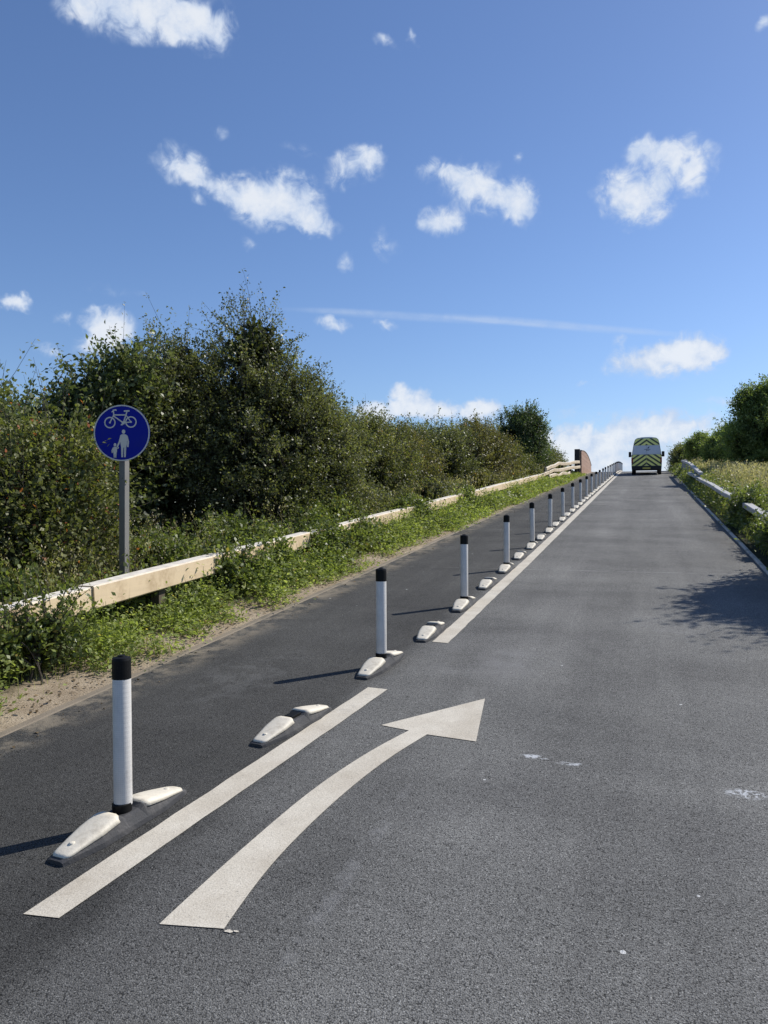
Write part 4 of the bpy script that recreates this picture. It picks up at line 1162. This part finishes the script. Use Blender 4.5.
# field beyond the hedges
g5 = grass('field_grass', 14000, (-16, -6.5), (0, 75), lambda x, y: 1.0 + 0 * x, lambda x, y: .45 + 0 * x, 'grass', 95, .012, .5, .1, 1.0)
tag(g5, 'rough grass growing beneath and behind the left hedge', 'grass')
# dead leaves and grit on the sandy strip
r = np.random.default_rng(99); n = 3200
xx = -4.36 - np.abs(r.normal(size=n)) * .22; yy = 2 + 40 * r.random(n) ** 1.7
on = r.random(n) < .10; xx = np.where(on, -4.2 + r.random(n) * .35, xx)
zz = np.where(xx > -4.22, zr(yy) + .006, np.where(xx > -4.36, zr(yy) + .032, gz(xx, yy) + .012))
P = np.stack([xx, yy, zz], -1)
s_ = .010 + .045 * r.random(n) ** 2.5
o = link('litter', quads_mesh('litter', leaf_quads(P, unit(np.stack([r.normal(size=n), r.normal(size=n), r.normal(size=n) * .15], -1)), unit(np.stack([r.normal(size=n) * .3, r.normal(size=n) * .3, np.ones(n)], -1)), s_, s_ * .6), r.random(n) * .93), M['litter'])
tag(o, 'dead leaves and grit scattered on the sandy path edge', 'litter', None, 'stuff')

# ------------------------------------------------------------------ camera, sun, sky
cam = bpy.data.cameras.new('camera'); co = bpy.data.objects.new('camera', cam); COL.objects.link(co)
co.location = (0, 0, CAM_H); co.rotation_euler = (R(90), 0, YAW)
cam.sensor_fit = 'VERTICAL'; cam.sensor_height = 36; cam.sensor_width = 27; cam.lens = 769 / 1024 * 36
cam.clip_end = 6000; cam.clip_start = .05
SC.camera = co

SUN_AZ, SUN_EL = R(45), R(44)
sd = Vector((math.sin(SUN_AZ) * math.cos(SUN_EL), math.cos(SUN_AZ) * math.cos(SUN_EL), math.sin(SUN_EL)))
sl = bpy.data.lights.new('sun', 'SUN'); sl.energy = 5.0; sl.angle = R(.53); sl.color = (1.0, .955, .88)
so = bpy.data.objects.new('sun', sl); COL.objects.link(so); so.rotation_euler = (-sd).to_track_quat('-Z', 'Y').to_euler(); so.location = (20, 20, 30)

W = bpy.data.worlds.new('World'); SC.world = W; W.use_nodes = True
nt = W.node_tree; nt.nodes.clear(); b = NB(nt)
wout = nt.nodes.new('ShaderNodeOutputWorld')
sky = b.n('ShaderNodeTexSky', sky_type='NISHITA', sun_disc=False, sun_elevation=SUN_EL, sun_rotation=SUN_AZ, altitude=30, air_density=1.0, dust_density=.6, ozone_density=2.2)
SKY_STR = .10
gen = b.n('ShaderNodeTexCoord').outputs['Generated']
# turbulence that frays the clouds
nz1 = b.n('ShaderNodeTexNoise', inp={'Vector': gen, 'Scale': 28.0, 'Detail': 3.0, 'Roughness': .6})
off = b.n('ShaderNodeVectorMath', operation='SCALE', inp={0: b.n('ShaderNodeVectorMath', operation='SUBTRACT', inp={0: nz1.outputs['Color'], 1: (.5, .5, .5)}).outputs[0], 3: .035}).outputs[0]
dirw = b.n('ShaderNodeVectorMath', operation='ADD', inp={0: gen, 1: off}).outputs[0]
fbm = b.noise(gen, 44.0, 7, .60, .5)
# cloud banks by azimuth (degrees right of the camera bearing at 18.75 W of the road) and elevation
def cdir(px, py):
    t, u = (px - 384) / 769., (512 - py) / 769.
    c_, s2 = math.cos(YAW), math.sin(YAW)
    return Vector((t * c_ - s2, t * s2 + c_, u)).normalized()
CL = [(150, 12, 75, 26, 5, 1.1), (205, 30, 30, 20, 10, .9), (80, 2, 30, 14, 0, .8),
      (388, 43, 17, 5, 25, .45), (414, 38, 5, 8, 0, .4), (764, 27, 8, 8, 0, .6),
      (180, 165, 26, 19, 10, .85), (205, 182, 30, 10, 32, .6), (276, 200, 48, 28, 8, 1.15), (312, 222, 32, 13, 18, .8), (248, 196, 30, 14, 20, .7), (197, 196, 9, 7, 40, .4), (250, 242, 12, 6, 40, .3), (222, 133, 12, 6, 20, .3), (300, 148, 20, 6, 15, .25),
      (352, 166, 32, 17, -20, .75), (372, 154, 14, 12, 0, .6),
      (434, 168, 20, 11, 0, .75), (490, 192, 46, 23, 12, .95), (466, 178, 26, 15, 25, .7), (522, 202, 20, 18, 0, .65), (443, 222, 24, 15, 0, .95), (516, 158, 6, 7, 0, .35),
      (634, 196, 38, 27, 15, 1.15), (676, 160, 38, 24, 15, 1.15), (694, 182, 14, 20, 0, .7), (646, 150, 20, 12, 0, .5),
      (387, 243, 13, 16, -30, .4), (348, 262, 9, 10, -30, .35),
      (17, 304, 16, 9, 5, 1.1), (64, 316, 12, 6, 0, .5), (47, 350, 14, 8, 10, .6), (110, 328, 24, 22, 0, 1.6), (92, 345, 24, 14, 0, .6), (120, 292, 30, 5, 8, .22),
      (333, 323, 18, 8, 10, .65), (385, 325, 15, 5, 0, .55), 
      (664, 360, 55, 17, -5, 1.2), (692, 350, 32, 17, 0, 1.0), (620, 345, 8, 9, 0, .4), (585, 385, 9, 5, 0, .4),
      (410, 401, 22, 15, 0, 1.5), (376, 413, 24, 13, 0, 1.4), (440, 411, 42, 10, 0, 1.2), (482, 411, 20, 12, 0, 1.4),
      (565, 442, 40, 17, 0, .75), (615, 436, 60, 18, 0, .8), (685, 425, 42, 17, 0, .9), (730, 402, 30, 8, 0, .5), (640, 462, 150, 26, 0, .85), (560, 470, 60, 22, 0, .7), (600, 412, 60, 7, 0, .35), (640, 428, 30, 14, 0, .5)]
acc = None
for px, py, rx, ry_, rot, amp in CL:
    c = cdir(px, py); e1 = cdir(px + 1, py + math.tan(R(rot))) - c; e1 = (e1 - c * e1.dot(c)).normalized(); e2 = c.cross(e1).normalized(); e1 = e2.cross(c)
    sc = c.dot(Vector((-math.sin(YAW), math.cos(YAW), 0)))
    eu = Matrix((e1, e2, c)).transposed().to_euler()
    mp = b.n('ShaderNodeMapping', vector_type='TEXTURE', inp={'Vector': dirw, 'Location': c, 'Rotation': tuple(eu), 'Scale': (rx / 769 * sc * 1.22, ry_ / 769 * sc * 1.22, .3)})
    gr = b.n('ShaderNodeTexGradient', gradient_type='SPHERICAL', inp={'Vector': mp.outputs[0]}).outputs['Fac']
    acc = b.math('MULTIPLY', gr, amp) if acc is None else b.math('MULTIPLY_ADD', gr, amp, acc)
nfac = b.math('MULTIPLY', b.math('SUBTRACT', fbm, .50), b.math('MULTIPLY', b.math('MINIMUM', b.math('MULTIPLY', acc, 3.5), 1.0), 1.9))
dens = b.math('ADD', acc, nfac)
cov = b.mr(dens, .0, .82)
# old contrail: thin smooth streaks
trail = None
for px, py, rx, ry_, rot, amp in [(420, 317, 140, 5.5, 3.2, .34), (545, 324, 120, 5.5, 5.2, .42), (640, 331, 70, 4, 5.5, .26), (340, 311, 70, 4, 2, .22), (500, 322, 90, 3, 5, .25)]:
    c = cdir(px, py); e1 = cdir(px + 1, py + math.tan(R(rot))) - c; e1 = (e1 - c * e1.dot(c)).normalized(); e2 = c.cross(e1).normalized(); e1 = e2.cross(c)
    eu = Matrix((e1, e2, c)).transposed().to_euler()
    mp = b.n('ShaderNodeMapping', vector_type='TEXTURE', inp={'Vector': gen, 'Location': c, 'Rotation': tuple(eu), 'Scale': (rx / 769, ry_ / 769, .3)})
    gr = b.mr(b.n('ShaderNodeTexGradient', gradient_type='SPHERICAL', inp={'Vector': mp.outputs[0]}).outputs['Fac'], 0, .8, 0, amp)
    trail = gr if trail is None else b.math('ADD', trail, gr)
trail = b.math('MULTIPLY', trail, b.mr(fbm, .25, .75, .45, .95))
cov = b.math('MAXIMUM', cov, b.math('MINIMUM', trail, .5))
lit = b.mr(b.math('ADD', b.math('MULTIPLY', dens, .55), b.math('MULTIPLY', b.math('SUBTRACT', b.noise(gen, 30, 6, .65), .5), 1.5)), .05, .85)
ccol = b.mix(lit, (.56, .67, .86), (.84, .88, .94))
skc = b.n('ShaderNodeVectorMath', operation='SCALE', inp={0: sky.outputs[0], 3: SKY_STR}).outputs[0]
SKY_TINT = (.925, 1.07, 1.33)
skc = b.mix(1.0, skc, SKY_TINT, 'MULTIPLY')
gz_ = b.n('ShaderNodeSeparateXYZ', inp={0: gen}).outputs
hi = b.math('MULTIPLY', b.mr(gz_[2], .2, .6), b.mr(gz_[0], -.6, .35))
skc = b.mix(hi, skc, b.mix(1.0, skc, (.85, .86, .88), 'MULTIPLY'))
fin = b.mix(b.math('MULTIPLY', cov, .92), skc, ccol)
bg = b.n('ShaderNodeBackground', inp={'Color': fin, 'Strength': 1.0})
nt.links.new(bg.outputs[0], wout.inputs[0])

SC.view_settings.view_transform = 'Standard'; SC.view_settings.look = 'None'; SC.view_settings.exposure = 0; SC.view_settings.gamma = 1
SC.cycles.max_bounces = 6; SC.cycles.diffuse_bounces = 3; SC.cycles.transmission_bounces = 3; SC.cycles.transparent_max_bounces = 4
SC.cycles.use_denoising = True
